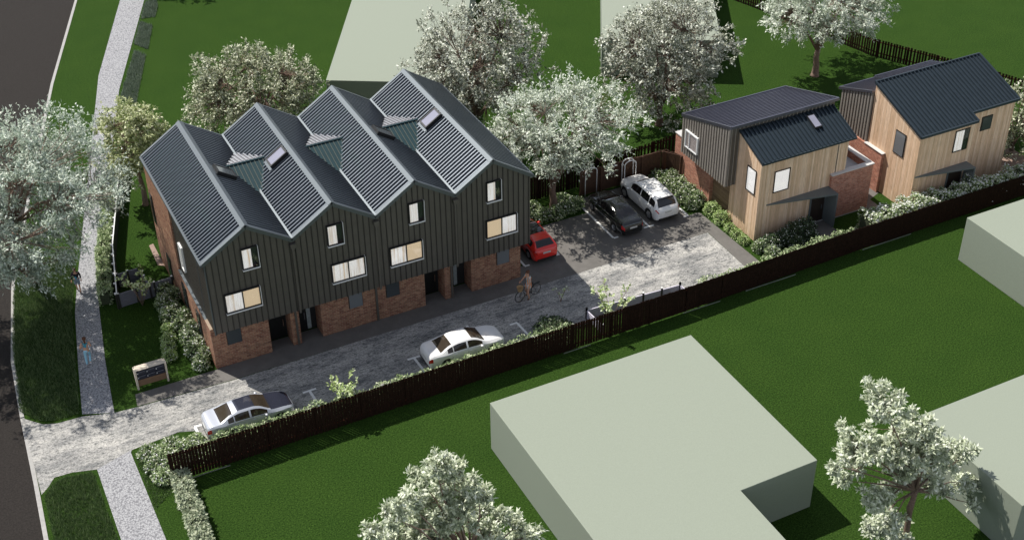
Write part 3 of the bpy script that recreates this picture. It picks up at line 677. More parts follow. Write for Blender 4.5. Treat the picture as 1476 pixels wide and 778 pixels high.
window(H2, 'W', 46.2, -3.56, -2.56, 3.55, 5.25, None, None, fw=0.06, dep=0.05, sill=False, glass='greyglass')
window(H2, 'S', -4.83, 49.22, 50.46, 3.78, 5.42, None, ['half'], fw=0.07, dep=0.05, sill=False)
window(H2, 'S', -4.1, 52.2, 53.12, 4.28, 5.36, None, None, fw=0.06, dep=0.05, sill=False, glass='darkglass')
porch(H2, 46.3, -4.83, 50.75, -5.75, 2.62, 49.3, 50.45, 2.3)

# ------------------------------------------------------------------ plain neighbouring blocks
def block(poly, h, label, mat='box'):
    b = MB(); b.prism([(x, y, 0) for x, y in poly], (0, 0, h)); o = b.build('neighbouring_building', mat, bevel=0.03)
    return tag(o, label, 'building')
block([(10.95, -12.8), (10.95, -40.0), (18.85, -40.0), (18.85, -24.2), (23.42, -24.2), (23.42, -12.8)], 3.2, 'plain pale green flat-topped L-shaped building on the lawn in front of the paling fence')
block([(45.3, -10.75), (45.3, -24.5), (60.0, -24.5), (60.0, -10.75)], 3.2, 'plain pale green flat-topped building close beside the flowering hedge end of the paling fence')
block([(29.9, -24.1), (29.9, -31.35), (45.0, -31.35), (45.0, -24.1)], 3.4, 'plain pale green flat-topped building partly hidden behind the white-leaved lawn tree')
block([(16.4, 26.4), (25.0, 21.3), (41.0, 50.3), (32.4, 55.4)], 3.0, 'large plain pale green flat-topped building beyond the four gabled roofs')
block([(38.1, 22.5), (46.1, 17.72), (54.5, 32.4), (46.5, 37.2)], 3.25, 'plain pale green flat-topped building half hidden behind the dense round tree')
# ------------------------------------------------------------------ fences and screens
def fence(name, label, pts, h0, h1, bay, pw, gap_fn, m, rails=(0.25, 0.85), side=1, post_m=None, rail_m=None, thick=0.022, seed=1, base=0.0, cap=False):
    """paling fence along a polyline: one paling panel per bay, posts and rails as parts"""
    rr = random.Random(seed)
    t = thing(name, label, 'fence', (pts[0][0], pts[0][1], 0))
    org = Vector((pts[0][0], pts[0][1], 0))
    lens = [math.dist(pts[i], pts[i + 1]) for i in range(len(pts) - 1)]; tot = sum(lens)
    def at(s):
        for i, L in enumerate(lens):
            if s <= L or i == len(lens) - 1:
                u = s / L; return Vector((pts[i][0] + (pts[i + 1][0] - pts[i][0]) * u, pts[i][1] + (pts[i + 1][1] - pts[i][1]) * u, 0)) - org, Vector((pts[i + 1][0] - pts[i][0], pts[i + 1][1] - pts[i][1], 0)).normalized()
            s -= L
    nb = max(1, round(tot / bay)); bl = tot / nb
    for k in range(nb):
        b = MB(); s = k * bl + 0.012
        while s < (k + 1) * bl - 0.05:
            p, d = at(s); gp = gap_fn(s / tot); w = pw * rr.uniform(0.93, 1.07); n = Vector((-d.y, d.x, 0)) * side
            H = (h0 + (h1 - h0) * s / tot) * rr.uniform(0.985, 1.008); p = p + Vector((0, 0, base + rr.uniform(0, 0.03))) + n * rr.uniform(-.004, .004)
            q = p + d * w
            b.prism([p - n * thick, q - n * thick, q, p], (0, 0, H))
            s += w + gp * rr.uniform(0.5, 1.5)
        b.build('paling_panel', m, t)
    for k in range(nb + 1):
        p, d = at(min(k * bl, tot - .001)); n = Vector((-d.y, d.x, 0)) * side; H = h0 + (h1 - h0) * k / nb
        b = MB(); c = p + n * 0.09; b.box(c.x - .05, c.x + .05, c.y - .05, c.y + .05, 0, H - 0.03); b.build('post', post_m or m, t)
    for r_ in rails:
        b = MB()
        for k in range(nb):
            a, d = at(k * bl); e, _ = at(min((k + 1) * bl, tot - .001)); n = Vector((-d.y, d.x, 0)) * side * 0.028
            za = (h0 + (h1 - h0) * k / nb) * r_; zb = (h0 + (h1 - h0) * (k + 1) / nb) * r_
            b.bar(a + n + Vector((0, 0, za)), e + n + Vector((0, 0, zb)), 0.045, 0.08)
        b.build('rail', rail_m or m, t)
    return t
def g_front(u):
    x = -4.9 + 63 * u
    if x < 5: return 0.024
    if x < 14: return 0.013
    if 16 < x < 22: return 0.026
    return 0.010
fr = fence('paling_fence', 'long dark stained paling fence running behind the driveway and the timber houses', [(-4.9, -7.5), (26, -7.38), (40, -7.0), (58.5, -6.9)], 1.93, 1.66, 2.6, 0.15, g_front, 'fence', rails=(0.2, 0.92), side=1, rail_m='fenceback', base=0.05)
for xa, xb, ya in ((31.5, 34.2, .10), (36.2, 40.0, .24), (45.5, 49.5, .48), (23.2, 25.0, .03), (0.1, 3.0, -.07)):
    b = MB(); b.box(xa, xb, ya - .05, ya - .02, 0.0, 0.05); b.build('plinth', 'stone', fr)
fence('paling_fence', 'dark gapped paling fence crossing the back lawn beyond the timber houses', [(54.6, 34.0), (56.9, 26.0), (59.4, 15.1), (62.6, 8.8), (65, 3.5)], 1.55, 1.55, 2.4, 0.16, lambda u: 0.09, 'fence', rails=(0.25, 0.85), side=1, rail_m='fenceback', seed=5)
fence('paling_fence', 'dark gapped paling fence behind the car park trees', [(20.3, 8.15), (33.0, 8.5), (37.3, 8.9), (46, 9.3)], 1.85, 1.85, 2.4, 0.16, lambda u: 0.05 if u < .5 else 0.11, 'fence', rails=(0.25, 0.85), side=1, seed=6)
fence('board_fence', 'brown close-boarded fence cornering beside the brick house wall', [(27.6, 7.25), (34.38, 7.15), (34.95, 5.9)], 1.95, 1.95, 1.75, 0.19, lambda u: 0.004, 'brownfence', rails=(0.97,), side=-1, rail_m='brownfence', seed=7)
# rail fence with white top by the footpath
pts = [(-3.78, 9.1), (-2.75, 14.6), (-1.55, 18.8), (-0.5, 22.5), (0.9, 27.2)]
t = thing('rail_fence', 'thin fence with white top rail and white post caps between hedge and lawn', 'fence', (0, 0, 0))
tot = 0; b = MB(); pb = MB()
for i in range(len(pts) - 1):
    b.bar((*pts[i], 1.16), (*pts[i + 1], 1.16), 0.07, 0.05)
    pb.prism([(pts[i][0] - .012, pts[i][1], 0), (pts[i + 1][0] - .012, pts[i + 1][1], 0), (pts[i + 1][0] + .012, pts[i + 1][1], 0), (pts[i][0] + .012, pts[i][1], 0)], (0, 0, 1.10))
b.build('top_rail', 'white', t); pb.build('mesh_panel', 'post', t)
for i in range(len(pts) - 1):
    L = math.dist(pts[i], pts[i + 1]); n = max(1, round(L / 1.05))
    for k in range(n):
        x = pts[i][0] + (pts[i + 1][0] - pts[i][0]) * k / n; y = pts[i][1] + (pts[i + 1][1] - pts[i][1]) * k / n
        p = MB(); p.box(x - .12, x - .04, y - .04, y + .04, 0, 1.12); po = p.build('post', 'post', t)
        c = MB(); c.box(x - .14, x - .02, y - .06, y + .06, 1.123, 1.19); c.build('post_cap', 'white', po)
# bin screen by the footpath
def screen(label, segs, h, m, pm, name='bin_screen', post_h=None, cat='screen'):
    t = thing(name, label, cat, (segs[0][0][0], segs[0][0][1], 0)); o = Vector((segs[0][0][0], segs[0][0][1], 0))
    for a, c, n in segs:
        a = Vector((a[0], a[1], 0)) - o; c = Vector((c[0], c[1], 0)) - o; d = (c - a) / n; nn = Vector((-d.y, d.x, 0)).normalized() * 0.03
        for k in range(n):
            p = a + d * k + d.normalized() * .07; q = a + d * (k + 1) - d.normalized() * .07
            b = MB()
            for s in range(6):
                z0 = 0.05 + (h - .05) * s / 6; z1 = 0.05 + (h - .05) * (s + 1) / 6 - 0.012
                b.prism([p - nn + Vector((0, 0, z0)), q - nn + Vector((0, 0, z0)), q + nn + Vector((0, 0, z0)), p + nn + Vector((0, 0, z0))], (0, 0, z1 - z0))
            b.build('slat_panel', m, t)
        for k in range(n + 1):
            p = a + d * k; b = MB(); b.box(p.x - .05, p.x + .05, p.y - .05, p.y + .05, 0, (post_h or h + .04)); po = b.build('post', pm, t)
            b = MB(); b.box(p.x - .06, p.x + .06, p.y - .06, p.y + .06, (post_h or h + .04) + .002, (post_h or h + .04) + .03); b.build('post_cap', 'white', po)
    return t
screen('charcoal panelled bin screen with posts beside the footpath hedge', [((-3.72, 9.12), (-0.30, 9.42), 3), ((-3.30, 11.3), (-1.9, 11.35), 2), ((-1.9, 11.35), (-1.75, 9.25), 2)], 1.06, 'bin', 'post')
screen('lavender grey slatted bin screen with dark posts behind the paling fence', [((21.15, -5.15), (27.55, -5.55), 5), ((21.15, -5.15), (21.25, -7.0), 1), ((27.55, -5.55), (27.6, -7.0), 1)], 0.66, 'slate', 'post', post_h=0.78)

# ------------------------------------------------------------------ letterboxes
t = thing('mailbox', 'cream timber letterbox stand with six navy doors on the front lawn', 'mailbox', (-4.72, 0.88, 0), R(0))
b = MB()
side = [(0, 0.05, 0), (0, 0.17, 0), (0, 0.55, 1.30), (0, 0.10, 1.42), (0, 0.0, 1.38)]
for x in (0.0, 1.72): b = MB(); b.prism([(x, p[1] - .12, p[2]) for p in side], (0.10, 0, 0)); b.build('side_panel', 'mail', t)
b = MB(); b.prism([(0.103, -0.11, 1.37), (0.103, 0.0, 1.44), (0.103, 0.45, 1.33), (0.103, 0.44, 1.28), (0.103, 0.0, 1.36)], (1.614, 0, 0)); b.build('top_panel', 'mail', t)
b = MB(); b.box(0.103, 1.717, 0.02, 0.36, 0.5, 1.27); b.build('cabinet', 'maildark', t)
b = MB(); b.box(0.103, 1.717, -0.015, 0.05, 0.2, 0.62); b.build('lower_panel', 'mailbrown', t)
for r_ in range(2):
    for k in range(3):
        x0 = 0.13 + k * 0.53; z0 = 0.66 + r_ * 0.31; yy = 0.0
        d = MB(); d.box(x0, x0 + .50, yy - .02, yy + .018, z0, z0 + .28); dd = d.build('letterbox_door', 'maildark', t)
        s_ = MB(); s_.box(x0 + .08, x0 + .46, yy - .035, yy - .021, z0 + .19, z0 + .22); s_.build('slot', 'bin', dd)
        s_ = MB(); s_.box(x0 + .02, x0 + .07, yy - .04, yy - .021, z0 + .10, z0 + .15); s_.build('handle', 'white', dd)
# arched bike hoops by the car park fence
for k, (x, y, lb) in enumerate([(30.78, 6.6, 'white arched steel hoop frame beside the white SUV bonnet'), (27.9, 7.0, 'thin pale steel hoop beside the black sedan bonnet')]):
    t = thing('bike_hoop', lb, 'bike hoop', (x, y, 0), 0, 'bike hoops by the car park fence')
    for dy in ((0, .35) if k == 0 else (0,)):
        b = MB(); b.tube([(0, dy, 0), (0, dy, 1.9)] + [(0.45 - .45 * math.cos(a), dy, 1.9 + .3 * math.sin(a)) for a in np.linspace(.2, PI - .2, 8)] + [(.9, dy, 1.9), (.9, dy, 0)], 0.035, 8); b.build('hoop', 'white', t, smooth=True)
    if k == 0:
        for xx in (0.0, .45, .9):
            b = MB(); zz = 1.9 + .3 * math.sin(math.acos(1 - xx / .45)) if xx < .9 else 1.9
            b.bar((xx, 0.03, zz), (xx, 0.32, zz), 0.04); b.build('cross_bar', 'white', t)

# ------------------------------------------------------------------ vegetation
def leaves_mesh(P, Dv, Nv, L, Wd, rg):
    """pointed folded leaves: P base points, Dv directions, Nv normals (n,3); L, Wd lengths/widths (n,)"""
    Dv = Dv / np.linalg.norm(Dv, axis=1, keepdims=True)
    Sd = np.cross(Dv, Nv); Sd /= np.linalg.norm(Sd, axis=1, keepdims=True) + 1e-9
    Nn = np.cross(Sd, Dv)
    L = L[:, None]; Wd = Wd[:, None]
    mid = P + Dv * L * 0.45
    v0 = P; v1 = mid + Sd * Wd * .5 + Nn * Wd * .12; v2 = P + Dv * L - Nn * L * .08; v3 = mid - Sd * Wd * .5 + Nn * Wd * .12
    n = len(P)
    V = np.stack([v0, v1, v2, v3], 1).reshape(-1, 3)
    Fc = np.arange(4 * n).reshape(n, 4)
    return V, Fc
def unit(rg, n):
    v = rg.normal(size=(n, 3)); return v / np.linalg.norm(v, axis=1, keepdims=True)
def crown_points(rg, c, r, n, seed, gap=0.1, shell=0.55, flat_bottom=-1.0):
    out = []
    c = np.array(c); r = np.array(r)
    while len(out) < n:
        d = unit(rg, 1)[0]; k = rg.uniform(shell, 1.0) ** 0.7
        if d[2] < flat_bottom: continue
        nz = noise.noise(Vector(d * 1.9) + Vector((seed, 0, 0)))
        k *= 1 + 0.38 * nz
        p = d * k
        if noise.noise(Vector(p * 2.6) + Vector((0, seed * 1.7, 3))) < -0.30 + gap: continue
        out.append(p)
    return c + np.array(out) * r
def tree(label, base, crown, radii, nclu, nleaf, leaf, mat, trunk_r=0.22, fork=0.35, seed=1, bark='bark', clu_r=0.55, gap=0.1, shell=0.5, nlimb=9, lean=(0, 0), flat_bottom=-1.0, group=None, name='tree', cat='tree', extra=None, up=0.35, tw=5):
    rg = np.random.default_rng(seed); rr = random.Random(seed)
    t = thing(name, label, cat, (base[0], base[1], 0), 0, group)
    o = np.array([base[0], base[1], 0.0])
    C_ = crown_points(rg, crown, radii, nclu, seed * 3.1, gap, shell, flat_bottom) - o
    if extra:
        for (ec, er, en) in extra: C_ = np.concatenate([C_, crown_points(rg, ec, er, en, seed * 5.3, gap, 0.2) - o])
    cc = np.array(crown) - o
    # trunk and limbs
    fz = max(0.5, (crown[2] - radii[2]) + fork * radii[2])
    b = MB()
    F_ = Vector((lean[0], lean[1], fz))
    b.tube([(0, 0, -0.1), (0.02, 0.01, 0.12), F_ * .35 + Vector((.06, .02, 0)), F_ * .7 + Vector((-.05, .03, 0)), F_], [trunk_r * 1.75, trunk_r * 1.25, trunk_r * 1.02, trunk_r * .92, trunk_r * .85], 10)
    tips = []
    for k in range(nlimb):
        a = 2 * PI * (k + rr.uniform(-.3, .3)) / nlimb; el = rr.uniform(0.1, 1.0)
        e = Vector((cc[0] + radii[0] * .62 * math.cos(a) * (1.1 - el * .6), cc[1] + radii[1] * .62 * math.sin(a) * (1.1 - el * .6), cc[2] + radii[2] * (el * .95 - .35)))
        m1 = F_.lerp(e, .35) + Vector((rr.uniform(-.2, .2), rr.uniform(-.2, .2), .15)); m2 = F_.lerp(e, .7) + Vector((rr.uniform(-.3, .3), rr.uniform(-.3, .3), .2))
        b.tube([F_ - Vector((0, 0, .1)), m1, m2, e], [trunk_r * .55, trunk_r * .36, trunk_r * .22, trunk_r * .08], 6)
        tips += [m1, m2, e, m1.lerp(m2, .5), m2.lerp(e, .5)]
    for (ec, er, en) in (extra or []):
        e = Vector(ec) - Vector(o); e.z -= er[2] * .3; m1 = F_.lerp(e, .4) + Vector((rr.uniform(-.15, .15), rr.uniform(-.15, .15), .2)); m2 = F_.lerp(e, .72) + Vector((rr.uniform(-.2, .2), rr.uniform(-.2, .2), .15))
        b.tube([F_ - Vector((0, 0, .05)), m1, m2, e], [trunk_r * .42, trunk_r * .28, trunk_r * .18, trunk_r * .07], 6); tips += [m2, e, m2.lerp(e, .5)]
    for p in C_:
        p = Vector(p); q = min(tips, key=lambda z: (z - p).length)
        mid = q.lerp(p, .5) + Vector((rr.uniform(-.1, .1), rr.uniform(-.1, .1), -.08))
        b.tube([q, mid, p], [trunk_r * .13, trunk_r * .08, trunk_r * .04], 3, False)
    b.build('trunk', bark, t, smooth=True)
    # leaves on twigs
    n = len(C_)
    out = (C_ - cc) / np.array(radii); out /= np.linalg.norm(out, axis=1, keepdims=True) + 1e-6
    td = out[:, None, :] * 0.7 + unit(rg, n * tw).reshape(n, tw, 3) * 0.9 + np.array([0, 0, up]); td /= np.linalg.norm(td, axis=2, keepdims=True)
    per = max(1, nleaf // tw)
    td = np.repeat(td.reshape(-1, 3), per, 0); cp = np.repeat(np.repeat(C_, tw, 0), per, 0)
    m = len(td); s = rg.uniform(-0.3, 1.0, m)[:, None]
    P = cp + td * s * clu_r * rg.uniform(.7, 1.3, (m, 1)) + unit(rg, m) * clu_r * 0.14
    Dv = td * 0.65 + unit(rg, m) * 0.9
    Nv = np.array([-0.3, 0.35, 0.95]) + unit(rg, m) * 0.8
    L = leaf[0] * rg.uniform(.7, 1.25, m); Wd = leaf[1] * rg.uniform(.75, 1.25, m)
    V, Fc = leaves_mesh(P, Dv, Nv, L, Wd, rg)
    raw('crown', V, Fc, 4, 'leaf_' + mat, t)
    return t
SILV = 'silver'
tree('big silver-leaved street tree spreading over the footpath and road edge', (-8.0, 14.4), (-9.3, 11.0, 8.6), (7.0, 6.4, 4.3), 820, 66, (0.235, 0.085), 'silver', 0.26, 0.3, 11, 'bark_pink', 0.75, 0.09, 0.3, 14, extra=[((-3.5, 12.6, 6.7), (2.5, 2.5, 1.5), 56), ((-4.3, 16.8, 7.9), (2.4, 2.4, 1.6), 46), ((-9.1, 7.6, 6.1), (2.6, 1.6, 1.2), 40)], tw=9, lean=(-.6, -1.9))
tree('small yellow-green tree beside the terrace corner', (0.66, 20.3), (0.6, 20.9, 4.75), (2.75, 2.6, 2.7), 300, 32, (0.26, 0.13), 'yellow', 0.17, 0.5, 12, 'bark_pink', 0.42, 0.0, 0.35, 7)
tree('broad cream-flecked dark green tree behind the first two gables', (10.2, 23.6), (10.1, 23.7, 4.7), (5.2, 4.4, 3.3), 720, 44, (0.215, 0.10), 'cream', 0.22, 0.4, 13, 'bark_pink', 0.5, -0.02, 0.4, 9)
tree('tall dense grey-green tree standing behind the last gable', (24.2, 16.6), (24.4, 17.0, 6.6), (4.9, 4.4, 5.2), 640, 44, (0.225, 0.11), 'grey', 0.25, 0.2, 14, 'bark', 0.55, 0.03, 0.3, 10)
tree('dense round grey-green tree just behind the car park fence', (37.87, 13.34), (38.0, 13.4, 5.9), (5.0, 4.4, 4.9), 640, 44, (0.225, 0.11), 'grey', 0.24, 0.15, 15, 'bark', 0.55, 0.03, 0.3, 10)
tree('silvery white tree with a forked trunk rising from the car park bed', (25.14, 6.55), (26.0, 7.2, 5.9), (5.1, 4.5, 3.0), 430, 44, (0.25, 0.09), 'white', 0.24, -0.25, 16, 'bark', 0.62, 0.0, 0.3, 9, flat_bottom=-0.75)
tree('white-leaved tree with a bare trunk on the back lawn', (53.13, 14.42), (54.0, 14.8, 5.6), (5.4, 4.4, 2.8), 520, 44, (0.26, 0.095), 'white', 0.25, -0.2, 17, 'bark_pink', 0.62, 0.0, 0.3, 9, flat_bottom=-0.6)
def lobes(ls, y, seed):
    rr = random.Random(seed); out = []
    for x, z, r_ in ls:
        dy = rr.uniform(-1.1, 1.3); p = Vector((x, y, z - (.55 if z > 8 and y < -25 else 0))); d = (p - Vector((-11.8, -61.3, 49.2))).normalized(); p = p + d * dy
        if p.z > .6: out.append((tuple(p), (r_ * .84, r_ * .95, r_ * .72), max(5, int(24 * r_ * r_))))
    return out
tree('pale cream large-leaved tree cut off below by the picture edge near the L-shaped building', (5.0, -23.0), (4.6, -22.6, 5.0), (2.4, 2.4, 2.0), 40, 60, (0.25, 0.105), 'big', 0.2, 0.2, 18, 'bark_pink', 0.30, 0.03, 0.45, 10, extra=lobes([(3.87, 9.75, 0.77), (3.15, 9.47, 0.64), (4.65, 9.04, 0.64), (4.2, 8.59, 0.77), (5.28, 8.19, 0.64), (5.76, 7.39, 0.64), (2.57, 8.35, 0.71), (3.46, 8.02, 0.83), (4.68, 7.21, 0.77), (1.9, 7.83, 0.77), (2.76, 7.1, 0.96), (4.05, 6.49, 0.96), (5.72, 6.01, 0.77), (6.7, 5.33, 0.64), (7.61, 4.72, 0.58), (8.35, 3.74, 0.58), (1.0, 7.26, 0.64), (1.9, 6.32, 1.09), (3.65, 5.04, 1.41), (5.67, 4.27, 1.15), (7.41, 3.2, 1.09), (2.61, 4.45, 1.6), (5.28, 2.88, 1.6)], -22.5, 3), tw=12)
tree('pale cream large-leaved tree standing free on the lawn between two plain buildings', (25.0, -29.2), (24.6, -28.8, 6.6), (1.8, 1.6, 1.4), 20, 60, (0.25, 0.105), 'big', 0.15, -0.3, 19, 'bark', 0.28, 0.06, 0.35, 5, extra=lobes([(22.51, 11.1, 1.23), (24.64, 8.63, 1.37), (21.54, 9.09, 1.3), (23.55, 7.71, 1.43), (26.04, 6.43, 1.23), (27.95, 5.4, 1.02), (20.08, 8.77, 0.48), (21.03, 6.9, 0.61), (21.38, 7.8, 0.89), (26.0, 4.69, 1.09), (28.63, 3.43, 0.82), (29.39, 1.69, 0.48), (24.72, 5.87, 0.89), (22.96, 4.9, 0.82), (23.65, 5.07, 0.55), (23.04, 2.88, 0.68), (24.32, 2.64, 0.89), (25.25, 1.12, 0.82)], -28.8, 5), tw=12)
tree('dark bushy tree with pale flecks behind the far corner of the notched-roof house', (58.2, -2.0), (58.3, -1.5, 2.7), (2.4, 3.4, 2.6), 200, 34, (0.26, 0.13), 'cream', 0.16, 0.0, 20, 'bark', 0.5, -0.02, 0.3, 6)
tree('silver tree cut by the top of the picture with only its lowest leaves showing', (13.2, 58.5), (13.0, 58.0, 3.2), (4.5, 4.0, 2.8), 200, 26, (0.42, 0.16), 'silver', 0.2, 0.1, 21, 'bark', 0.7, 0.05, 0.4, 7)
def sapling(label, base, stems, seed, top=2.2, spread=1.0, nl=26, leaf=(0.17, 0.11)):
    rg = np.random.default_rng(seed); rr = random.Random(seed)
    t = thing('sapling', label, 'sapling', (base[0], base[1], 0), 0, None)
    b = MB(); P = []; Dv = []
    for k in range(stems):
        a = 2 * PI * k / stems + rr.uniform(-.4, .4); h = top * rr.uniform(.72, 1.05); s = spread * rr.uniform(.5, 1.0)
        pts = [Vector((0, 0, 0)), Vector((math.cos(a) * s * .3, math.sin(a) * s * .3, h * .45)), Vector((math.cos(a) * s * .7, math.sin(a) * s * .7, h * .78)), Vector((math.cos(a) * s, math.sin(a) * s, h))]
        b.tube(pts, [0.028, 0.02, 0.013, 0.006], 5)
        for j in range(7):
            u = rr.uniform(.35, 1); i = min(2, int(u * 3)); p = pts[i].lerp(pts[i + 1], u * 3 - i)
            e = p + Vector((rr.uniform(-.4, .4), rr.uniform(-.4, .4), rr.uniform(.0, .35)))
            b.tube([p, e], [0.008, 0.004], 3, False)
            for q in range(nl // 4):
                P.append(p.lerp(e, rr.uniform(.2, 1)) + Vector((rr.uniform(-.06, .06),) * 3)); Dv.append((e - p).normalized() + Vector(unit(rg, 1)[0]) * .8)
    b.build('stem', 'bark_pink', t, smooth=True)
    P = np.array(P); Dv = np.array(Dv); m = len(P)
    V, Fc = leaves_mesh(P, Dv, np.array([0, 0, 1.0]) + unit(rg, m) * .6, leaf[0] * rg.uniform(.7, 1.3, m), leaf[1] * rg.uniform(.7, 1.3, m), rg)
    raw('crown', V, Fc, 4, 'leaf_sap', t)
    return t
sapling('light green sapling leaning over the charcoal bin screen', (-2.45, 8.75), 5, 31, 2.6, 1.5, 36)
sapling('light green sapling behind the fence between the two long parking bays', (5.1, -6.6), 6, 32, 2.9, 1.2, 46)
sapling('light green sapling beside the lavender bin screen at the fence', (22.1, -6.4), 6, 33, 2.7, 1.5, 44)
sapling('thin sprig-like sapling standing alone near the cyclist on the driveway', (20.6, -2.9), 2, 34, 0.85, 0.35, 10, (0.16, 0.10))

def bush(label, c, r, n, leaf, mat, seed, group=None, name='shrub', cat='shrub', petals=0, box_=None, flower=(0.10, 0.09)):
    """leafy shrub: shell of leaves over a twiggy heart; c = centre of the base"""
    rg = np.random.default_rng(seed)
    t = thing(name, label, cat, (c[0], c[1], 0), 0, group)
    d = unit(rg, n * 2); d = d[d[:, 2] > -0.25][:n]; m = len(d)
    bump = np.array([1 + 0.22 * noise.noise(Vector(x * 2.4) + Vector((seed, 0, 0))) for x in d])[:, None]
    P = d * bump * np.array(r) * rg.uniform(0.72, 1.04, (m, 1)); P[:, 2] = np.maximum(P[:, 2] + r[2] * .35, .03)
    V, Fc = leaves_mesh(P, d * .6 + unit(rg, m) * .8 + np.array([0, 0, .2]), d * .6 + np.array([0, 0, .7]) + unit(rg, m) * .6, leaf[0] * rg.uniform(.7, 1.3, m), leaf[1] * rg.uniform(.7, 1.3, m), rg)
    raw('foliage', V, Fc, 4, 'leaf_' + mat, t)
    b = MB(); b.ell((0, 0, r[2] * .3), (r[0] * .72, r[1] * .72, r[2] * .75), 12, 8, .2, seed); b.build('stem', 'core', t)
    if petals:
        d2 = unit(rg, petals * 2); d2 = d2[d2[:, 2] > 0][:petals]; k = len(d2)
        P2 = d2 * np.array(r) * rg.uniform(.98, 1.12, (k, 1)); P2[:, 2] += r[2] * .35
        V, Fc = leaves_mesh(P2, unit(rg, k) + np.array([0, 0, .3]), d2 + np.array([0, 0, .8]), flower[0] * rg.uniform(.8, 1.3, k), flower[1] * rg.uniform(.8, 1.3, k), rg)
        raw('blossom', V, Fc, 4, 'petal', t)
    return t
def hedge(label, pts, w, h, dens, leaf, mat, seed, petals=0, name='hedge', cat='hedge', irregular=0.15, flower=(0.12, 0.11), lens=None):
    """leafy hedge along a polyline, box-shaped with an uneven surface"""
    rg = np.random.default_rng(seed)
    t = thing(name, label, cat, (pts[0][0], pts[0][1], 0)); o = Vector((pts[0][0], pts[0][1], 0))
    b = MB(); Ps = []; Ns = []; Fl = []; Fn = []
    for i in range(len(pts) - 1):
        a = Vector((*pts[i], 0)) - o; c = Vector((*pts[i + 1], 0)) - o; L = (c - a).length; d = (c - a) / L; n = Vector((-d.y, d.x, 0))
        b.prism([a - n * w * .36, c - n * w * .36, c + n * w * .36, a + n * w * .36], (0, 0, h * .8))
        m = int(dens * L * (w + 2 * h))
        u = rg.uniform(-.02, 1.02, m); q = rg.uniform(-1, 1, m) * (w / 2 + h)
        for k in range(m):
            p = a + d * (u[k] * L)
            bumpy = 1 + irregular * 2 * noise.noise(Vector((p.x * 1.3 + seed, p.y * 1.3, q[k] * 1.1)))
            if abs(q[k]) < w / 2: pos = p + n * q[k] + Vector((0, 0, h * bumpy)); nn = Vector((0, 0, 1))
            else:
                s = 1 if q[k] > 0 else -1; pos = p + n * (s * w / 2 * bumpy) + Vector((0, 0, max(.02, h * bumpy - (abs(q[k]) - w / 2)))); nn = n * s + Vector((0, 0, .35))
            inn = rg.uniform(0, .12); pos = pos - nn * inn
            Ps.append(pos); Ns.append(nn)
            if petals and rg.uniform() < petals and inn < 0.06: Fl.append(pos + nn * .05); Fn.append(nn)
    # rounded ends
    P = np.array(Ps); Nn = np.array(Ns); m = len(P)
    V, Fc = leaves_mesh(P, Nn * .5 + unit(rg, m) * .9, Nn * .6 + np.array([0, 0, .6]) + unit(rg, m) * .6, leaf[0] * rg.uniform(.7, 1.3, m), leaf[1] * rg.uniform(.7, 1.3, m), rg)
    raw('foliage', V, Fc, 4, 'leaf_' + mat, t); b.build('stem', 'core', t)
    if Fl:
        P = np.array(Fl); Nn = np.array(Fn); k = len(P)
        for j in range(1):
            V, Fc = leaves_mesh(P - unit(rg, k) * .02, unit(rg, k) + np.array([0, 0, .2]), Nn + np.array([0, 0, .5]), flower[0] * rg.uniform(.8, 1.3, k), flower[1] * rg.uniform(.8, 1.3, k), rg)
        raw('blossom', V, Fc, 4, 'petal', t)
    return t
hedge('tall leafy hedge running along the footpath beside the white-topped rail fence', [(-4.42, 9.9), (-3.5, 14.4), (-2.3, 18.6), (-1.2, 22.6)], 0.75, 0.95, 230, (0.17, 0.10), 'hedge', 41)
hedge('pale clipped box-shaped hedge running from the fence end toward the picture edge', [(-4.55, -7.6), (-4.75, -12.0), (-5.0, -17.0)], 0.85, 0.85, 250, (0.20, 0.12), 'clipped', 42)
hedge('low bright green planting strip behind the paling fence along the driveway', [(-2.4, -6.75), (18.6, -6.85)], 0.4, 1.46, 130, (0.15, 0.09), 'hedge', 43)
hedge('low bright green planting strip behind the fence by the car park end', [(28.2, -6.75), (40.0, -6.35)], 0.45, 1.40, 130, (0.15, 0.09), 'hedge', 44)
hedge('long hedge full of white blossom in front of the notched-roof timber house', [(41.5, -5.95), (46.5, -5.95), (52, -6.05), (58.5, -6.15)], 1.35, 1.7, 190, (0.15, 0.09), 'hedge', 45, 0.42, irregular=0.2, flower=(0.14, 0.13))
bush('round flat-topped dark shrub on the driveway edge near the empty parking bay', (18.75, -5.35), (1.15, 1.1, 0.55), 900, (0.16, 0.10), 'darkshrub', 51, None)
for k, (x, y, r_) in enumerate([(-1.72, 5.45, .40), (-1.98, 4.45, .43), (-2.18, 3.62, .43), (-2.33, 2.80, .43)]):
    bush('clipped ball shrub in the short row of four on the front lawn', (x, y), (r_, r_, r_ * .95), 620, (0.10, 0.07), 'ball', 60 + k, 'four clipped balls on the front lawn', petals=30, flower=(.08, .07))
rr = random.Random(4)
for k in range(13):
    y = 1.1 + k * .68; x = -0.72 + (0.10 if k % 2 else -.28) + (-.35 if 6.2 < y < 8.5 else .08)
    bush('leafy shrub with pale flecks in the bed along the brick side wall of the terrace', (x, y), (rr.uniform(.45, .55), rr.uniform(.5, .6), rr.uniform(.5, .7)), 480, (0.15, 0.10), 'shrub', 80 + k, 'shrubs along the terrace side wall', petals=40, flower=(.09, .08))
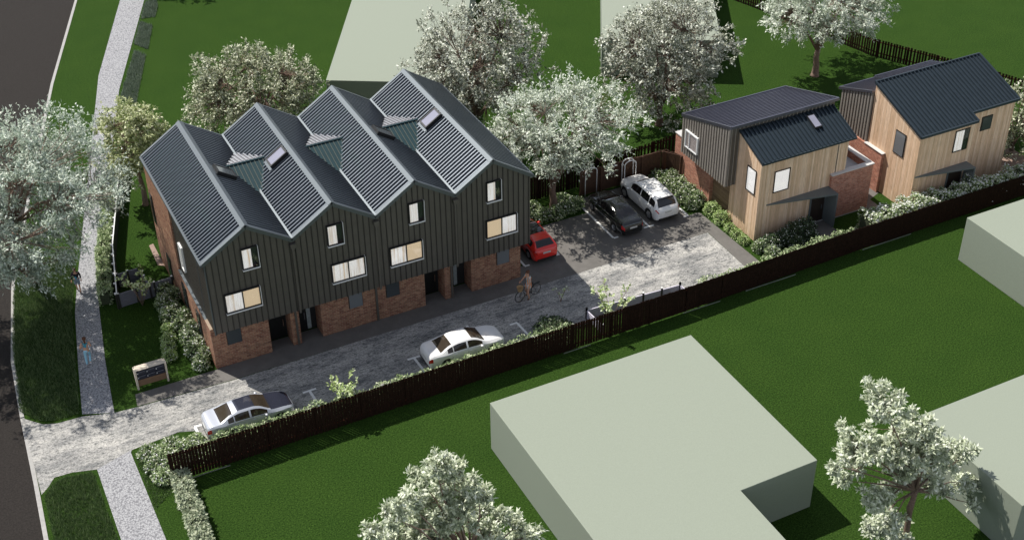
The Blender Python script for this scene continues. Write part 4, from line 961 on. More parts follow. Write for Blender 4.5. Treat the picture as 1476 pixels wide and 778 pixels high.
for k, (x, y) in enumerate([(21.2, 5.9), (22.2, 6.0), (23.2, 5.75), (24.1, 5.95), (25.9, 5.9), (26.6, 6.1), (22.6, 6.9), (23.8, 7.0), (26.1, 7.0), (24.9, 5.6)]):
    bush('low leafy shrub in the bed round the forked car park tree', (x, y), (rr.uniform(.55, .7), rr.uniform(.5, .6), rr.uniform(.5, .7)), 480, (0.16, 0.10), 'shrub', 110 + k, 'shrubs in the car park tree bed', petals=34, flower=(.09, .08))
for k, (x, y) in enumerate([(33.5, 6.5), (34.25, 6.1), (33.55, 5.5), (34.3, 5.0), (33.7, 4.4), (34.35, 3.9), (33.6, 3.4), (34.3, 2.9), (33.75, 2.45)]):
    bush('leafy shrub in the bed between the white SUV and the brick wall', (x, y), (.58, .58, .62), 480, (0.16, 0.10), 'shrub', 130 + k, 'shrubs along the brick house wall', petals=26, flower=(.09, .08))
for k, (x, y) in enumerate([(34.45, 1.2), (34.4, 0.0)]):
    bush('larger clipped ball shrub before the brown slatted garage door', (x, y), (.58, .58, .62), 900, (0.11, 0.07), 'ball', 145 + k, 'pair of large clipped balls at the garage door')
for k, (x, y) in enumerate([(34.3, -1.15), (34.3, -1.95), (34.3, -2.75)]):
    bush('small clipped ball shrub at the foot of the timber corner wall', (x, y), (.40, .40, .40), 480, (0.10, 0.06), 'ball', 150 + k, 'three small clipped balls at the timber corner')
for k, (x, y, s) in enumerate([(34.7, -4.0, .6), (35.5, -4.1, .75), (36.5, -4.0, .75), (37.5, -3.85, .85), (38.4, -3.8, .9), (35.0, -4.9, .55), (37.0, -4.8, .6), (38.2, -4.7, .6)]):
    bush('dark flecked shrub in the bed under the timber front wall', (x, y), (s * .85, s * .8, s), 620, (0.15, 0.09), 'shrub' if k in (0, 5) else 'darkshrub', 160 + k, 'shrubs under the timber front wall', petals=46, flower=(.08, .07))
for k, (x, y, s, m_) in enumerate([(-5.5, -4.9, .55, 'shrub'), (-4.9, -5.5, .65, 'hedge'), (-5.4, -6.1, .6, 'shrub'), (-4.3, -4.9, .55, 'shrub'), (-3.7, -5.6, .7, 'hedge'), (-3.0, -5.2, .5, 'hedge'), (-4.5, -6.4, .7, 'hedge'), (-5.3, -7.1, .55, 'hedge'), (-2.9, -6.2, .6, 'hedge')]):
    bush('leafy cream-flowered shrub in the corner bed at the fence end by the driveway', (x, y), (s, s, s * .85), 480, (0.17, 0.10), m_, 180 + k, 'shrubs in the driveway corner bed', petals=60, flower=(.10, .09))
# rough grass on the verge, and ground cover strips
def blades(name, poly, dens, h, m, seed, w=0.02):
    rg = np.random.default_rng(seed); P = np.array(poly); lo, hi = P.min(0), P.max(0)
    n = int(dens * (hi - lo).prod()); q = rg.uniform(lo, hi, (n, 2))
    ins = np.zeros(n, bool); j = len(P) - 1
    for i in range(len(P)):
        a, c = P[i], P[j]; cond = ((a[1] > q[:, 1]) != (c[1] > q[:, 1])) & (q[:, 0] < (c[0] - a[0]) * (q[:, 1] - a[1]) / (c[1] - a[1] + 1e-12) + a[0]); ins ^= cond; j = i
    q = q[ins]; n = len(q)
    base = np.concatenate([q, np.zeros((n, 1))], 1); ang = rg.uniform(0, 2 * PI, n); dv = np.stack([np.cos(ang), np.sin(ang), np.zeros(n)], 1)
    H = h * rg.uniform(.5, 1.25, (n, 1)) * np.array([1 + .5 * noise.noise(Vector((x * .9, y * .9, seed))) for x, y in q])[:, None]
    lean = unit(rg, n) * .55; lean[:, 2] = 1
    V = np.stack([base - dv * w, base + dv * w, base + lean * H], 1).reshape(-1, 3)
    o = raw(name, V, np.arange(3 * n).reshape(n, 3), 3, m); o['kind'] = 'stuff'; return o
blades('verge_grass', [(-11.05, 2.0), (-10.35, 8.3), (-9.3, 14.0), (-8.6, 16.5), (-4.9, 16.5), (-5.6, 13.6), (-6.5, 10), (-7.45, 4.5), (-8.1, 0.35), (-9.4, 0.3), (-10.3, 0.8)], 620, 0.20, 'blade', 201, 0.018)
blades('verge_grass', [(-11.15, -5.5), (-10.6, -4.7), (-10.0, -4.45), (-8.5, -4.75), (-8.45, -18), (-11.8, -18)], 620, 0.22, 'blade', 202, 0.018)
for k, pp in enumerate([[(8.0, 50.8), (9.3, 54.3), (10.3, 54.3), (9.95, 52.6), (9.2, 50.6)], [(6.2, 46.0), (7.75, 50.2), (8.55, 49.0), (7.0, 44.4)], [(2.75, 36.6), (5.9, 44.7), (6.55, 43.4), (3.7, 35.2)]]):
    blades('ground_cover', pp, 420, 0.22, 'patchgrass', 210 + k, 0.03)
blades('ground_cover', [(-6.2, -4.4), (-6.3, -9.0), (-5.3, -8.3), (-4.9, -7.5), (-3, -4.5)], 420, 0.13, 'blade', 220, 0.02)
# ------------------------------------------------------------------ cars
def tab(t):
    xs = np.array([p[0] for p in t]); ys = np.array([p[1] for p in t])
    # smooth monotone-ish interpolation
    m = np.gradient(ys, xs)
    sl = np.diff(ys) / np.diff(xs)
    for i in range(1, len(xs) - 1):
        m[i] = 0 if sl[i - 1] * sl[i] <= 0 else 2 * sl[i - 1] * sl[i] / (sl[i - 1] + sl[i])
    m[0], m[-1] = sl[0], sl[-1]
    def f(x):
        x = min(max(x, xs[0]), xs[-1]); i = min(int(np.searchsorted(xs, x, side='right')) - 1, len(xs) - 2); h = xs[i + 1] - xs[i]; t_ = (x - xs[i]) / h
        return float((2 * t_**3 - 3 * t_**2 + 1) * ys[i] + (t_**3 - 2 * t_**2 + t_) * h * m[i] + (-2 * t_**3 + 3 * t_**2) * ys[i + 1] + (t_**3 - t_**2) * h * m[i + 1])
    return f
def car(name, label, loc, rot, sp, paint, glass='cglass', hood=None, roofp=None, sun=None, chrome=False):
    t = thing(name, label, 'car', (*loc, 0.017), rot, None)
    top, belt, hw, rw = tab(sp['top']), tab(sp['belt']), tab(sp['hw']), tab(sp['rw'])
    L2 = sp['L'] / 2; wx = sp['wheels']; wr = sp['wr']; R_ = wr + .06; zs = sp['sill']
    xs = sorted(set([round(-L2 + i * sp['L'] / 92, 4) for i in range(93)]) | set(round(x, 4) for x in sp['cuts']))
    rows = []
    for x in xs:
        zl = zs
        e_ = min(x + L2, L2 - x)
        if e_ < .35: zl = zs + (.35 - e_) * .18
        for w in wx:
            if abs(x - w) < R_: zl = max(zl, wr + math.sqrt(R_**2 - (x - w)**2))
        zb, h, r_, zt = belt(x), hw(x), rw(x), top(x)
        zb = min(zb, zt - .012); zl = min(zl, zb - .05)
        up = zt - zb
        half = [(h * .93 if zl < zs + .15 else h * .99, zl), (h * .985, zl + (zb - zl) * .30), (h, zl + (zb - zl) * .62), (h * .985, zl + (zb - zl) * .90), (h * .955, zb),
                (h * .945 + (r_ - h * .945) * .10, zb + up * .10), (h * .945 + (r_ - h * .945) * .80, zb + up * .80), (r_, zt - min(.06, up * .12)), (r_ * .86, zt - min(.018, up * .05)), (r_ * .45, zt - .002), (0, zt + .008)]
        full = [Vector((x, -w, z)) for w, z in half] + [Vector((x, w, z)) for w, z in reversed(half[:-1])]
        rows.append(full)
    n = len(rows[0])
    V = [p for r in rows for p in r]
    parts = {}
    def put(key, f): parts.setdefault(key, []).append(f)
    def band(k): return k if k < 10 else n - 2 - k   # 0..9 from the sill up, either side
    for i in range(len(rows) - 1):
        xm = (xs[i] + xs[i + 1]) / 2; hgt = top(xm) - belt(xm)
        for k in range(n - 1):
            kb = band(k); side = -1 if k < 10 else 1; key = 'body'
            if kb in (5,) and hgt > .16:
                for q, (a, c) in enumerate(sp['side']):
                    if a < xm < c: key = ('side_window', q, side)
            if kb >= 7:
                if sp['ws'][0] < xm < sp['ws'][1] and kb >= 8: key = ('windscreen',)
                elif sp['rwin'][0] < xm < sp['rwin'][1] and kb >= 8: key = ('rear_window',)
                elif hood and xm > sp['ws'][1] and xm < L2 - .12 and kb >= 7: key = ('bonnet',)
                elif roofp and roofp[0] < xm < roofp[1] and kb >= 8: key = ('roof_panel',)
                elif sun and sun[0] < xm < sun[1] and kb >= 8: key = ('sunroof',)
            if kb in sp['tail'][1] and xm < -L2 + sp['tail'][0]: key = ('taillight', side)
            if kb in sp['headl'][1] and L2 - sp['headl'][0] < xm < L2 - .03: key = ('headlight', side)
            put(key, (i * n + k, (i + 1) * n + k, (i + 1) * n + k + 1, i * n + k + 1))
    put('body', tuple(range(n))); put('body', tuple(reversed(range((len(rows) - 1) * n, len(rows) * n))))
    mats = {'side_window': glass, 'windscreen': glass, 'rear_window': glass, 'bonnet': hood, 'roof_panel': hood, 'sunroof': 'cglass', 'taillight': 'tail', 'headlight': 'head'}
    for key, fs in parts.items():
        nm = key if isinstance(key, str) else key[0]
        used = sorted({i for f in fs for i in f}); mp = {u: j for j, u in enumerate(used)}
        b = MB(); b.v = [tuple(V[u]) for u in used]; b.f = [tuple(mp[i] for i in f) for f in fs]
        o = b.build(nm, paint if nm == 'body' else mats[nm], t, smooth=True)
        try: o.data.set_sharp_from_angle(angle=R(38))
        except Exception: pass
    # underbody and wells
    b = MB(); w_ = sp['W'] / 2; b.box(-L2 + .25, L2 - .25, -w_ * .80, w_ * .80, zs - .04, zs + .38); b.build('underbody', 'trim', t)
    wb = MB(); wb.lathe([(wr * .62, -.1), (wr * .94, -.10), (wr, -.07), (wr, .07), (wr * .94, .10), (wr * .62, .10)], 22, 'Y'); tyre = wb
    for xw in wx:
        for s in (-1, 1):
            yc = s * (w_ - .13)
            wheel = MB(); wheel.lathe([(wr * .60, -.09), (wr * .62, .085), (wr * .60, .09)], 18, 'Y'); 
            hub = MB()
            for q in range(5):
                a = 2 * PI * q / 5; hub.bar((math.cos(a) * .03, s * .075, math.sin(a) * .03), (math.cos(a) * wr * .6, s * .085, math.sin(a) * wr * .6), .085, .03)
            hub.lathe([(.07, s * .06), (.07, s * .1), (.0, s * .1)], 10, 'Y'); hub.lathe([(wr * .52, s * .07), (wr * .62, s * .10), (wr * .66, s * .095)], 22, 'Y')
            hub.lathe([(wr * .6, s * .02), (0, s * .02)], 18, 'Y')
            o = tyre.build('wheel', 'rubber', t, smooth=True); o.location = (xw, yc, wr)
            h_ = hub.build('rim', 'rim', o)
    xm_ = sp['ws'][1] - .32
    for s in (-1, 1):
        b = MB(); b.ell((xm_, s * (hw(xm_) + .10), belt(xm_) + .06), (.09, .11, .07), 10, 6); b.bar((xm_, s * hw(xm_) * .93, belt(xm_) + .03), (xm_, s * (hw(xm_) + .06), belt(xm_) + .05), .06); b.build('wing_mirror', paint, t, smooth=True)
    for s in (-1, 1):
        for xh in sp['handles']:
            b = MB(); y_ = s * hw(xh) * .985; b.box(xh - .09, xh + .09, min(y_, y_ + s * .035), max(y_, y_ + s * .035), belt(xh) - .14, belt(xh) - .10); b.build('door_handle', paint, t)
    # door shut lines
    for s in (-1, 1):
        for xl in sp['doors']:
            b = MB()
            for q in range(6):
                z0 = zs + .06 + (belt(xl) - zs - .1) * q / 6; z1 = zs + .06 + (belt(xl) - zs - .1) * (q + 1) / 6
                def wy(z):
                    f_ = (z - zs) / (belt(xl) - zs); return s * hw(xl) * (np.interp(f_, [0, .3, .62, .9, 1], [.93, .985, 1, .985, .955]) + .0015)
                b.add([(xl - .006, wy(z0), z0), (xl + .006, wy(z0), z0), (xl + .006, wy(z1), z1), (xl - .006, wy(z1), z1)], [(0, 1, 2, 3)])
            b.build('shut_line', 'trim', t)
    b = MB(); b.box(-L2 - .02, -L2 + .10, -.27, .27, sp['pz'], sp['pz'] + .12); b.build('number_plate', 'plate', t)
    b = MB(); b.box(-L2 - .012, -L2 + .25, -hw(-L2) * .98, hw(-L2) * .98, zs + .06, zs + .17); b.build('bumper', 'trim', t)
    b = MB(); b.box(L2 - .10, L2 + .012, -.34, .34, zs + .12, zs + .36); b.build('grille', 'trim', t)
    if chrome:
        for s in (-1, 1):
            for kk in (0,):
                pts_ = [(x, s * (hw(x) * .955 + .004), belt(x) + .01) for x in np.linspace(sp['side'][0][0] - .1, sp['side'][-1][1] + .05, 14)]
                b = MB(); b.tube(pts_, .012, 4); b.build('window_trim', 'chrome', t)
    return t
SED = dict(L=4.95, W=1.84, sill=.2, wr=.335, wheels=(-1.42, 1.52), pz=.62,
  top=[(-2.475, .80), (-2.40, .98), (-2.2, 1.06), (-1.75, 1.09), (-1.05, 1.36), (-.5, 1.45), (.1, 1.45), (.45, 1.38), (1.15, 1.03), (1.8, .94), (2.25, .80), (2.42, .66), (2.475, .55)],
  belt=[(-2.475, .72), (-2.38, .90), (-1.9, .98), (-1, .97), (.3, .93), (1.2, .89), (1.9, .82), (2.3, .70), (2.475, .52)],
  hw=[(-2.475, .66), (-2.40, .76), (-2.2, .85), (-1.7, .905), (-.8, .92), (.8, .92), (1.6, .90), (2.1, .82), (2.35, .66), (2.475, .46)],
  rw=[(-2.475, .6), (-2.2, .74), (-1.8, .76), (-1.1, .62), (-.5, .585), (.1, .60), (.5, .64), (1.15, .76), (1.7, .72), (2.2, .62), (2.475, .40)],
  side=[(-1.32, -.98), (-.94, -.12), (-.02, .88)], ws=(.28, 1.08), rwin=(-1.72, -.98), cuts=(-1.32, -.98, -.94, -.12, -.02, .88, .28, 1.08, -1.72),
  tail=(.22, (2, 3)), headl=(.34, (3,)), handles=(-.85, .10), doors=(-.07, -1.05, 1.0))
SUV = dict(L=5.1, W=1.98, sill=.30, wr=.40, wheels=(-1.62, 1.55), pz=.80,
  top=[(-2.55, .95), (-2.50, 1.05), (-2.35, 1.22), (-2.0, 1.66), (-1.4, 1.76), (-.4, 1.80), (.35, 1.76), (.6, 1.68), (1.30, 1.19), (1.9, 1.10), (2.35, .99), (2.5, .80), (2.55, .68)],
  belt=[(-2.55, .90), (-2.40, 1.10), (-1.8, 1.14), (-.5, 1.11), (.8, 1.07), (1.5, 1.02), (2.1, .94), (2.4, .82), (2.55, .64)],
  hw=[(-2.55, .76), (-2.45, .88), (-2.2, .96), (-1.4, .985), (.8, .985), (1.7, .96), (2.2, .88), (2.45, .72), (2.55, .56)],
  rw=[(-2.55, .70), (-2.3, .80), (-1.95, .72), (-1.2, .69), (-.4, .69), (.4, .70), (.7, .73), (1.3, .84), (1.9, .80), (2.3, .72), (2.55, .5)],
  side=[(-2.1, -1.45), (-1.38, -.40), (-.32, .82)], ws=(.42, 1.22), rwin=(-2.36, -1.96), cuts=(-2.1, -1.45, -1.38, -.40, -.32, .82, .42, 1.22, -2.36, -1.96),
  tail=(.22, (3, 4)), headl=(.36, (3,)), handles=(-1.2, -.15), doors=(-.36, -1.45, 1.0))
HAT = dict(L=4.5, W=1.84, sill=.22, wr=.345, wheels=(-1.36, 1.36), pz=.72,
  top=[(-2.25, .84), (-2.20, .98), (-2.05, 1.10), (-1.62, 1.40), (-1.1, 1.47), (-.3, 1.51), (.3, 1.47), (.5, 1.41), (1.2, 1.06), (1.7, .96), (2.05, .83), (2.2, .68), (2.25, .58)],
  belt=[(-2.25, .78), (-2.12, .98), (-1.6, 1.03), (-.5, .99), (.8, .94), (1.4, .88), (1.9, .80), (2.15, .68), (2.25, .54)],
  hw=[(-2.25, .70), (-2.17, .80), (-2.0, .87), (-1.4, .915), (.8, .915), (1.4, .89), (1.9, .80), (2.15, .64), (2.25, .48)],
  rw=[(-2.25, .62), (-2.05, .72), (-1.6, .62), (-1.1, .60), (-.3, .60), (.3, .62), (.6, .66), (1.2, .76), (1.7, .70), (2.05, .6), (2.25, .42)],
  side=[(-1.62, -1.12), (-1.04, -.30), (-.2, .84)], ws=(.36, 1.12), rwin=(-2.03, -1.62), cuts=(-1.62, -1.12, -1.04, -.30, -.2, .84, .36, 1.12, -2.03, .30, -.9),
  tail=(.22, (3, 4)), headl=(.34, (3,)), handles=(-.95, -.05), doors=(-.25, -1.1, .95))
def paint(name, col, metal=0.0, rough=0.3):
    M[name] = simple(name, col, rough, metal, 0.5, coat=1.0)
paint('white_car_paint', (0.86, 0.85, 0.84)); paint('silver_car_paint', (0.52, 0.54, 0.60), .3, .3); paint('black_car_paint', (0.006, 0.007, 0.0065), 0, .2)
paint('suv_paint', (0.82, 0.81, 0.80), .0, .3); paint('red_car_paint', (0.80, 0.025, 0.016), 0, .28); paint('dark_reflection_paint', (0.035, 0.038, 0.06), .3, .25)  # navy tone paints dark reflections onto the silver car's bonnet and roof
car('parked_car', 'white saloon car parked along the fence in the shade of the terrace', (13.12, -4.72), 0, SED, 'white_car_paint', 'cglassb')
car('parked_car', 'silver car with painted bonnet and roof reflections parked along the fence at the driveway mouth', (0.10, -4.72), 0, SED, 'silver_car_paint', 'cglassb', hood='dark_reflection_paint', roofp=(-.68, .28), chrome=True)
car('parked_car', 'glossy black saloon car parked nose in under the silvery tree', (28.32, 3.75), PI / 2, SED, 'black_car_paint', chrome=True)
car('parked_car', 'large white SUV parked nose in beside the brick house shrubs', (31.22, 4.15), PI / 2, SUV, 'suv_paint')
car('parked_car', 'bright red hatchback with dark glass roof half hidden behind the terrace end', (21.85, 3.5), PI / 2, HAT, 'red_car_paint', sun=(-.95, .30))

# ------------------------------------------------------------------ people
def skin_mesh(name, verts, edges, radii, m, parent, root=0, sub=1):
    me = bpy.data.meshes.new(name); me.from_pydata(verts, edges, []); me.materials.append(M[m])
    o = bpy.data.objects.new(name, me); COL.objects.link(o); o.parent = parent
    md = o.modifiers.new('skin', 'SKIN'); md.use_smooth_shade = True
    sv = me.skin_vertices[0].data
    for i, r_ in enumerate(radii): sv[i].radius = (r_, r_) if not hasattr(r_, '__len__') else r_
    sv[root].use_root = True
    if sub: sd = o.modifiers.new('smooth', 'SUBSURF'); sd.levels = sub; sd.render_levels = sub
    return o
M['skin'] = simple('skin', (0.58, 0.31, 0.20), 0.6); M['hair'] = simple('brown_hair', (0.10, 0.035, 0.014), 0.6); M['shoe'] = simple('white_shoe', (0.75, 0.78, 0.8), 0.5)
M['teal'] = simple('teal_cloth', (0.05, 0.30, 0.40), 0.8); M['leggings'] = simple('pale_blue_cloth', (0.34, 0.62, 0.76), 0.8); M['jacket'] = simple('dark_cloth', (0.016, 0.016, 0.022), 0.85); M['shorts'] = simple('grey_cloth', (0.20, 0.25, 0.30), 0.85)
M['eye'] = simple('eye', (0.02, 0.02, 0.02), 0.2); M['lip'] = simple('lips', (0.35, 0.09, 0.08), 0.5); M['shoedark'] = simple('brown_shoe', (0.14, 0.07, 0.04), 0.6)
def dressmat():
    m, t, b = nt('patterned_dress')
    w = N(t, 'ShaderNodeTexWave', Scale=2.6, Distortion=7.0, Detail=2.0); t.links.new(mapped(t, (1, 1, 1.2), .6), w.inputs['Vector'])
    t.links.new(ramp(t, w.outputs['Fac'], [(0.0, (0.85, 0.27, 0.06)), (0.36, (0.85, 0.27, 0.06)), (0.44, (0.86, 0.80, 0.68)), (0.66, (0.88, 0.84, 0.75)), (0.74, (0.28, 0.54, 0.60)), (1.0, (0.36, 0.58, 0.62))]), b.inputs['Base Color'])
    b.inputs['Roughness'].default_value = .85; return m
M['dress'] = dressmat()
def hand(parent, w, d, side, m='skin', curl=.5):
    """palm, four bent fingers of unequal length and a thumb from the side of the palm; w wrist point, d pointing direction"""
    b = MB(); d = Vector(d).normalized(); w = Vector(w); s = d.orthogonal().normalized(); nrm = d.cross(s) * side
    b.tube([w, w + d * .04, w + d * .085], [.022, .036, .034], 8)
    for k, L in enumerate((.068, .078, .072, .058)):
        p = w + d * .082 + s * (.027 - .018 * k); q = p + d * L * .5 + nrm * L * .12 * curl; e = q + d * L * .42 + nrm * L * .4 * curl
        b.tube([p, q, e], [.0095, .0088, .007], 6)
    p = w + d * .025 + s * .03; b.tube([p, p + s * .028 + d * .025, p + s * .032 + d * .058 + nrm * .012], [.011, .010, .008], 6)
    return b.build('hand', m, parent, smooth=True)
def person(label, loc, rz, J, clothes, hair, cat='person', sc=1.0):
    """J: joint positions (x right, y forward, z up); one continuous body mesh with clothes and hair as its children"""
    t = thing('person', label, cat, (*loc, 0.015), rz); t.scale = (sc, sc, sc)
    names = ['pelvis', 'belly', 'chest', 'neck', 'head0', 'head1', 'head2', 'lsh', 'lel', 'lwr', 'rsh', 'rel', 'rwr', 'lhip', 'lkn', 'lan', 'lto', 'rhip', 'rkn', 'ran', 'rto', 'nose']
    rad = dict(pelvis=(.125, .105), belly=(.115, .09), chest=(.135, .10), neck=.05, head0=.072, head1=.092, head2=.062, lsh=.062, lel=.042, lwr=.029, rsh=.062, rel=.042, rwr=.029, lhip=.088, lkn=.058, lan=.038, lto=.034, rhip=.088, rkn=.058, ran=.038, rto=.034, nose=.016)
    h = Vector(J['head']); fw = Vector(J.get('face', (0, 1, 0))).normalized()
    P = dict(J); P['head0'] = h + Vector((0, 0, -.07)); P['head1'] = h; P['head2'] = h + Vector((0, 0, .085)) - fw * .01; P['nose'] = h + fw * .112 + Vector((0, 0, -.005))
    V = [tuple(P[n]) for n in names]; ix = {n: i for i, n in enumerate(names)}
    E_ = [('pelvis', 'belly'), ('belly', 'chest'), ('chest', 'neck'), ('neck', 'head0'), ('head0', 'head1'), ('head1', 'head2'), ('chest', 'lsh'), ('lsh', 'lel'), ('lel', 'lwr'), ('chest', 'rsh'), ('rsh', 'rel'), ('rel', 'rwr'), ('pelvis', 'lhip'), ('lhip', 'lkn'), ('lkn', 'lan'), ('lan', 'lto'), ('pelvis', 'rhip'), ('rhip', 'rkn'), ('rkn', 'ran'), ('ran', 'rto'), ('head1', 'nose')]
    body = skin_mesh('body', V, [(ix[a], ix[c]) for a, c in E_], [rad[n] for n in names], 'skin', t, 0, 1)
    rt = fw.cross(Vector((0, 0, 1))).normalized()
    for s in (-1, 1):
        b = MB(); b.ell(h + fw * .088 + rt * s * .034 + Vector((0, 0, .012)), (.011, .011, .009), 8, 6); b.build('eye', 'eye', t, smooth=True)
        b = MB(); b.ell(h + rt * s * .094 + Vector((0, 0, -.005)), (.016, .02, .032), 8, 6); b.build('ear', 'skin', t, smooth=True)
    b = MB(); b.ell(h + fw * .086 + Vector((0, 0, -.055)), (.024 * abs(rt.x) + .01, .024 * abs(rt.y) + .01, .008), 8, 6); b.build('mouth', 'lip', t, smooth=True)
    b = MB(); b.ell(h + Vector((0, 0, .045)) - fw * .022, (.107, .107, .098), 14, 10, .12, 3)
    if hair == 'tail':
        b.tube([h - fw * .10 + Vector((0, 0, .07)), h - fw * .17 + Vector((.01, 0, .02)), h - fw * .16 + Vector((.02, 0, -.12)), h - fw * .14 + Vector((.02, 0, -.26))], [.03, .042, .036, .012], 8)
    if hair == 'bun': b.ell(h - fw * .09 + Vector((0, 0, .11)), (.05, .05, .05), 10, 8)
    b.build('hair', 'hair', t, smooth=True)
    hand(t, P['lwr'], Vector(P['lwr']) - Vector(P['lel']), 1); hand(t, P['rwr'], Vector(P['rwr']) - Vector(P['rel']), -1)
    for nm, joints, edges, grow, m in clothes:
        VV = [tuple(P[j]) if isinstance(j, str) else tuple(j[1]) for j in joints]
        rr_ = []
        for j in joints:
            r_ = rad[j] if isinstance(j, str) else j[0]
            rr_.append(tuple(x + grow for x in r_) if hasattr(r_, '__len__') else r_ + grow)
        skin_mesh(nm, VV, edges, rr_, m, t, 0, 1)
    return t
def lerpv(a, b, u): return tuple(Vector(a).lerp(Vector(b), u))
# runner seen from behind
J = dict(pelvis=(0, 0, .95), belly=(0, .03, 1.10), chest=(0, .07, 1.30), neck=(0, .09, 1.47), head=(0, .11, 1.62), lsh=(-.17, .06, 1.40), lel=(-.27, -.10, 1.18), lwr=(-.22, .10, 1.10), rsh=(.17, .08, 1.40), rel=(.28, .02, 1.17), rwr=(.20, .20, 1.22),
         lhip=(-.09, 0, .90), lkn=(-.10, -.02, .49), lan=(-.10, -.06, .08), lto=(-.10, .08, .035), rhip=(.09, 0, .90), rkn=(.10, .16, .55), ran=(.10, -.16, .30), rto=(.10, -.12, .17))
person('woman running up the footpath in pale blue leggings with a brown ponytail', (-6.66, 4.4), R(-14), J,
       [('crop_top', ['chest', 'belly', (.06, (0, .085, 1.40))], [(0, 1), (0, 2)], .012, 'teal'), ('leggings', ['pelvis', 'lhip', 'lkn', 'lan', 'rhip', 'rkn', 'ran', (.11, (0, .01, 1.03))], [(0, 1), (1, 2), (2, 3), (0, 4), (4, 5), (5, 6), (0, 7)], .012, 'leggings'),
        ('shoe', ['lan', 'lto'], [(0, 1)], .014, 'shoe'), ('shoe', ['ran', 'rto'], [(0, 1)], .014, 'shoe')], 'tail', sc=1.12)
# man walking toward the viewer
J = dict(pelvis=(0, 0, .97), belly=(0, .01, 1.12), chest=(0, .02, 1.36), neck=(0, .03, 1.52), head=(0, .05, 1.67), lsh=(-.19, .01, 1.45), lel=(-.25, -.06, 1.18), lwr=(-.26, .04, .95), rsh=(.19, .02, 1.45), rel=(.27, .02, 1.19), rwr=(.29, .16, 1.0),
         lhip=(-.095, 0, .92), lkn=(-.10, .10, .52), lan=(-.10, .16, .09), lto=(-.10, .30, .05), rhip=(.095, 0, .92), rkn=(.10, .02, .50), ran=(.10, -.22, .12), rto=(.10, -.10, .05))
person('man walking down the footpath in a dark jacket, teal shirt and grey shorts', (-5.62, 12.05), R(166), J,
       [('shirt', ['belly', 'chest', 'pelvis'], [(0, 1), (0, 2)], .014, 'teal'),
        ('jacket', ['chest', 'lsh', 'lel'] + [(.036, lerpv(J['lel'], J['lwr'], .8)), 'rsh', 'rel', (.036, lerpv(J['rel'], J['rwr'], .8)), (.13, (-.03, -.035, 1.18)), (.12, (-.02, -.04, 1.02))], [(0, 1), (1, 2), (2, 3), (0, 4), (4, 5), (5, 6), (0, 7), (7, 8)], .018, 'jacket'),
        ('shorts', ['pelvis', 'lhip', (.085, lerpv(J['lhip'], J['lkn'], .85)), 'rhip', (.085, lerpv(J['rhip'], J['rkn'], .85))], [(0, 1), (1, 2), (0, 3), (3, 4)], .016, 'shorts'),
        ('shoe', ['lan', 'lto'], [(0, 1)], .014, 'shoedark'), ('shoe', ['ran', 'rto'], [(0, 1)], .014, 'shoedark')], 'short')
# bicycle with a woman in a patterned dress standing astride it
bx, by, br = 18.98, -1.62, R(192)
t = thing('bicycle', 'dark bicycle with a wicker front basket under the woman in the patterned dress', 'bicycle', (bx, by, 0.012), br); t.scale = (1.1, 1.1, 1.1)
rw_ = .36
for xw in (-.58, .58):
    b = MB(); b.lathe([(rw_ - .03, -.018), (rw_ - .005, -.022), (rw_, 0), (rw_ - .005, .022), (rw_ - .03, .018), (rw_ - .03, -.018)], 30, 'Y'); w_ = b.build('wheel', 'rubber', t, smooth=True); w_.location = (xw, 0, rw_)
    b = MB(); b.lathe([(rw_ - .05, -.012), (rw_ - .028, -.014), (rw_ - .028, .014), (rw_ - .05, .012), (rw_ - .05, -.012)], 30, 'Y')
    for q in range(14):
        a = 2 * PI * q / 14; b.tube([(0, .02 if q % 2 else -.02, 0), (math.cos(a) * (rw_ - .04), 0, math.sin(a) * (rw_ - .04))], .003, 4, False)
    b.build('rim', 'chrome', w_)
b = MB()
bb, st, ht, hb = (-.12, 0, .30), (-.24, 0, .82), (.36, 0, .86), (.40, 0, .74)
for a, c, r_ in ((bb, st, .018), (bb, hb, .02), (st, ht, .016), ((-.58, .05, .36), (-.12, .03, .30), .010), ((-.58, -.05, .36), (-.12, -.03, .30), .010), ((-.58, .05, .36), (-.22, .02, .76), .009), ((-.58, -.05, .36), (-.22, -.02, .76), .009), (ht, hb, .022), (hb, (.58, .05, .36), .012), (hb, (.58, -.05, .36), .012), (ht, (.33, 0, 1.02), .014)): b.tube([a, c], r_, 7)
b.build('bicycle_frame', 'trim', t, smooth=True)
b = MB(); b.tube([(.16, -.30, 1.04), (.30, -.24, 1.05), (.34, 0, 1.03), (.30, .24, 1.05), (.16, .30, 1.04)], .013, 7); b.build('handlebar', 'chrome', t, smooth=True)
b = MB(); b.ell((-.27, 0, .90), (.15, .085, .04), 12, 8); b.tube([(-.24, 0, .80), (-.26, 0, .88)], .015, 6); b.build('saddle', 'trim', t, smooth=True)
M['wicker'] = simple('wicker', (0.42, 0.27, 0.13), 0.8, var=.3, scale=30)
b = MB(); b.lathe([(.13, .74), (.19, 1.0), (.195, 1.01), (.175, 1.0), (.12, .76), (0, .75)], 14, 'Z', (.56, 0, 0)); b.build('basket', 'wicker', t, smooth=True)
b = MB(); b.bar((-.12, -.12, .22), (-.12, .12, .38), .02); b.bar((-.12, -.16, .22), (-.12, -.08, .22), .09, .02); b.bar((-.12, .08, .38), (-.12, .16, .38), .09, .02); b.build('pedal', 'trim', t)
b = MB(); b.bar((-.86, 0, .74), (-.36, 0, .74), .12, .02); b.build('rear_rack', 'trim', t)
def bl(x, y, z): return (x, y, z)
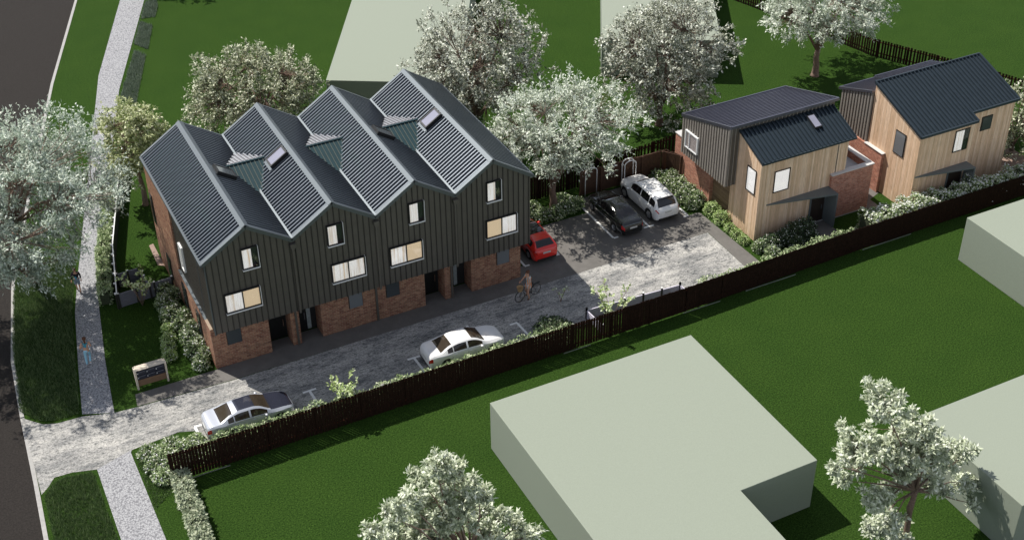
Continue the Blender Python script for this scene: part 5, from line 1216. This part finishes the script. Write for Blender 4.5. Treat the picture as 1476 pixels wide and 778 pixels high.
# person local: y forward
J = dict(pelvis=(0, -.10, 1.02), belly=(0, -.06, 1.17), chest=(0, -.02, 1.38), neck=(0, .0, 1.54), head=(0, .02, 1.69), lsh=(-.17, -.02, 1.46), lel=(-.26, .10, 1.24), lwr=(-.27, .27, 1.10), rsh=(.17, -.02, 1.46), rel=(.25, .10, 1.24), rwr=(.27, .27, 1.10),
         lhip=(-.09, -.08, .97), lkn=(-.15, .12, .56), lan=(-.20, .06, .10), lto=(-.20, .20, .05), rhip=(.09, -.08, .97), rkn=(.14, .02, .55), ran=(.18, -.10, .10), rto=(.18, .04, .05))
person('woman in an orange, white and blue patterned dress standing astride a bicycle on the driveway', (bx, by), br - PI / 2, J,
       [('dress', ['chest', 'belly', 'pelvis', (.18, (0, -.03, .84)), (.215, (0, .0, .62)), 'lsh', 'rsh', (.055, lerpv(J['lsh'], J['lel'], .5)), (.055, lerpv(J['rsh'], J['rel'], .5)), (.06, (0, -.005, 1.46))], [(0, 1), (1, 2), (2, 3), (3, 4), (0, 5), (0, 6), (5, 7), (6, 8), (0, 9)], .022, 'dress'),
        ('shoe', ['lan', 'lto'], [(0, 1)], .012, 'shoedark'), ('shoe', ['ran', 'rto'], [(0, 1)], .012, 'shoedark')], 'bun', sc=1.12)
# ------------------------------------------------------------------ light, sky, camera
kx, ky = 0.355, -0.615
sd = Vector((-kx, -ky, 1)).normalized()        # direction toward the sun
el = math.asin(sd.z); az = math.atan2(sd.x, sd.y)
w = bpy.data.worlds.new('World'); S.world = w; w.use_nodes = True
t = w.node_tree; bg = t.nodes['Background']
sk = t.nodes.new('ShaderNodeTexSky'); sk.sky_type = 'NISHITA'; sk.sun_disc = False; sk.sun_elevation = el; sk.sun_rotation = az
sk.air_density = 0.75; sk.dust_density = 0.0
hs = t.nodes.new('ShaderNodeHueSaturation'); hs.inputs['Saturation'].default_value = 0.42; t.links.new(sk.outputs[0], hs.inputs['Color']); t.links.new(hs.outputs[0], bg.inputs['Color']); bg.inputs['Strength'].default_value = 0.135
L = bpy.data.lights.new('sun', 'SUN'); L.energy = 4.6; L.angle = R(0.6); L.color = (1.0, 0.955, 0.88)
lo = bpy.data.objects.new('sun', L); COL.objects.link(lo); lo.rotation_euler = (-sd).to_track_quat('-Z', 'Y').to_euler(); lo.location = (0, 0, 60)
cam = bpy.data.cameras.new('camera'); co = bpy.data.objects.new('camera', cam); COL.objects.link(co)
cam.sensor_width = 36.0; cam.sensor_fit = 'HORIZONTAL'; cam.lens = 36.0 * 1935.914 / 1476.0
cam.clip_start = 1.0; cam.clip_end = 800.0
rt = Vector((0.892006770684552, -0.4518901183412486, -0.010919798461943539)); up = Vector((0.26727020306123966, 0.5077867040383498, 0.818974542801834)); fwd = Vector((0.36454157459543735, 0.7334493739498328, -0.5737259417562339))
co.matrix_world = Matrix(((rt.x, up.x, -fwd.x, -11.76666), (rt.y, up.y, -fwd.y, -61.32631), (rt.z, up.z, -fwd.z, 49.17057), (0, 0, 0, 1)))
S.camera = co
S.view_settings.view_transform = 'Standard'; S.view_settings.look = 'None'; S.view_settings.exposure = 0.28; S.view_settings.gamma = 1.0
try: S.view_settings.use_curve_mapping = False
except Exception: pass
S.cycles.max_bounces = 6; S.cycles.transparent_max_bounces = 12; S.cycles.use_denoising = True
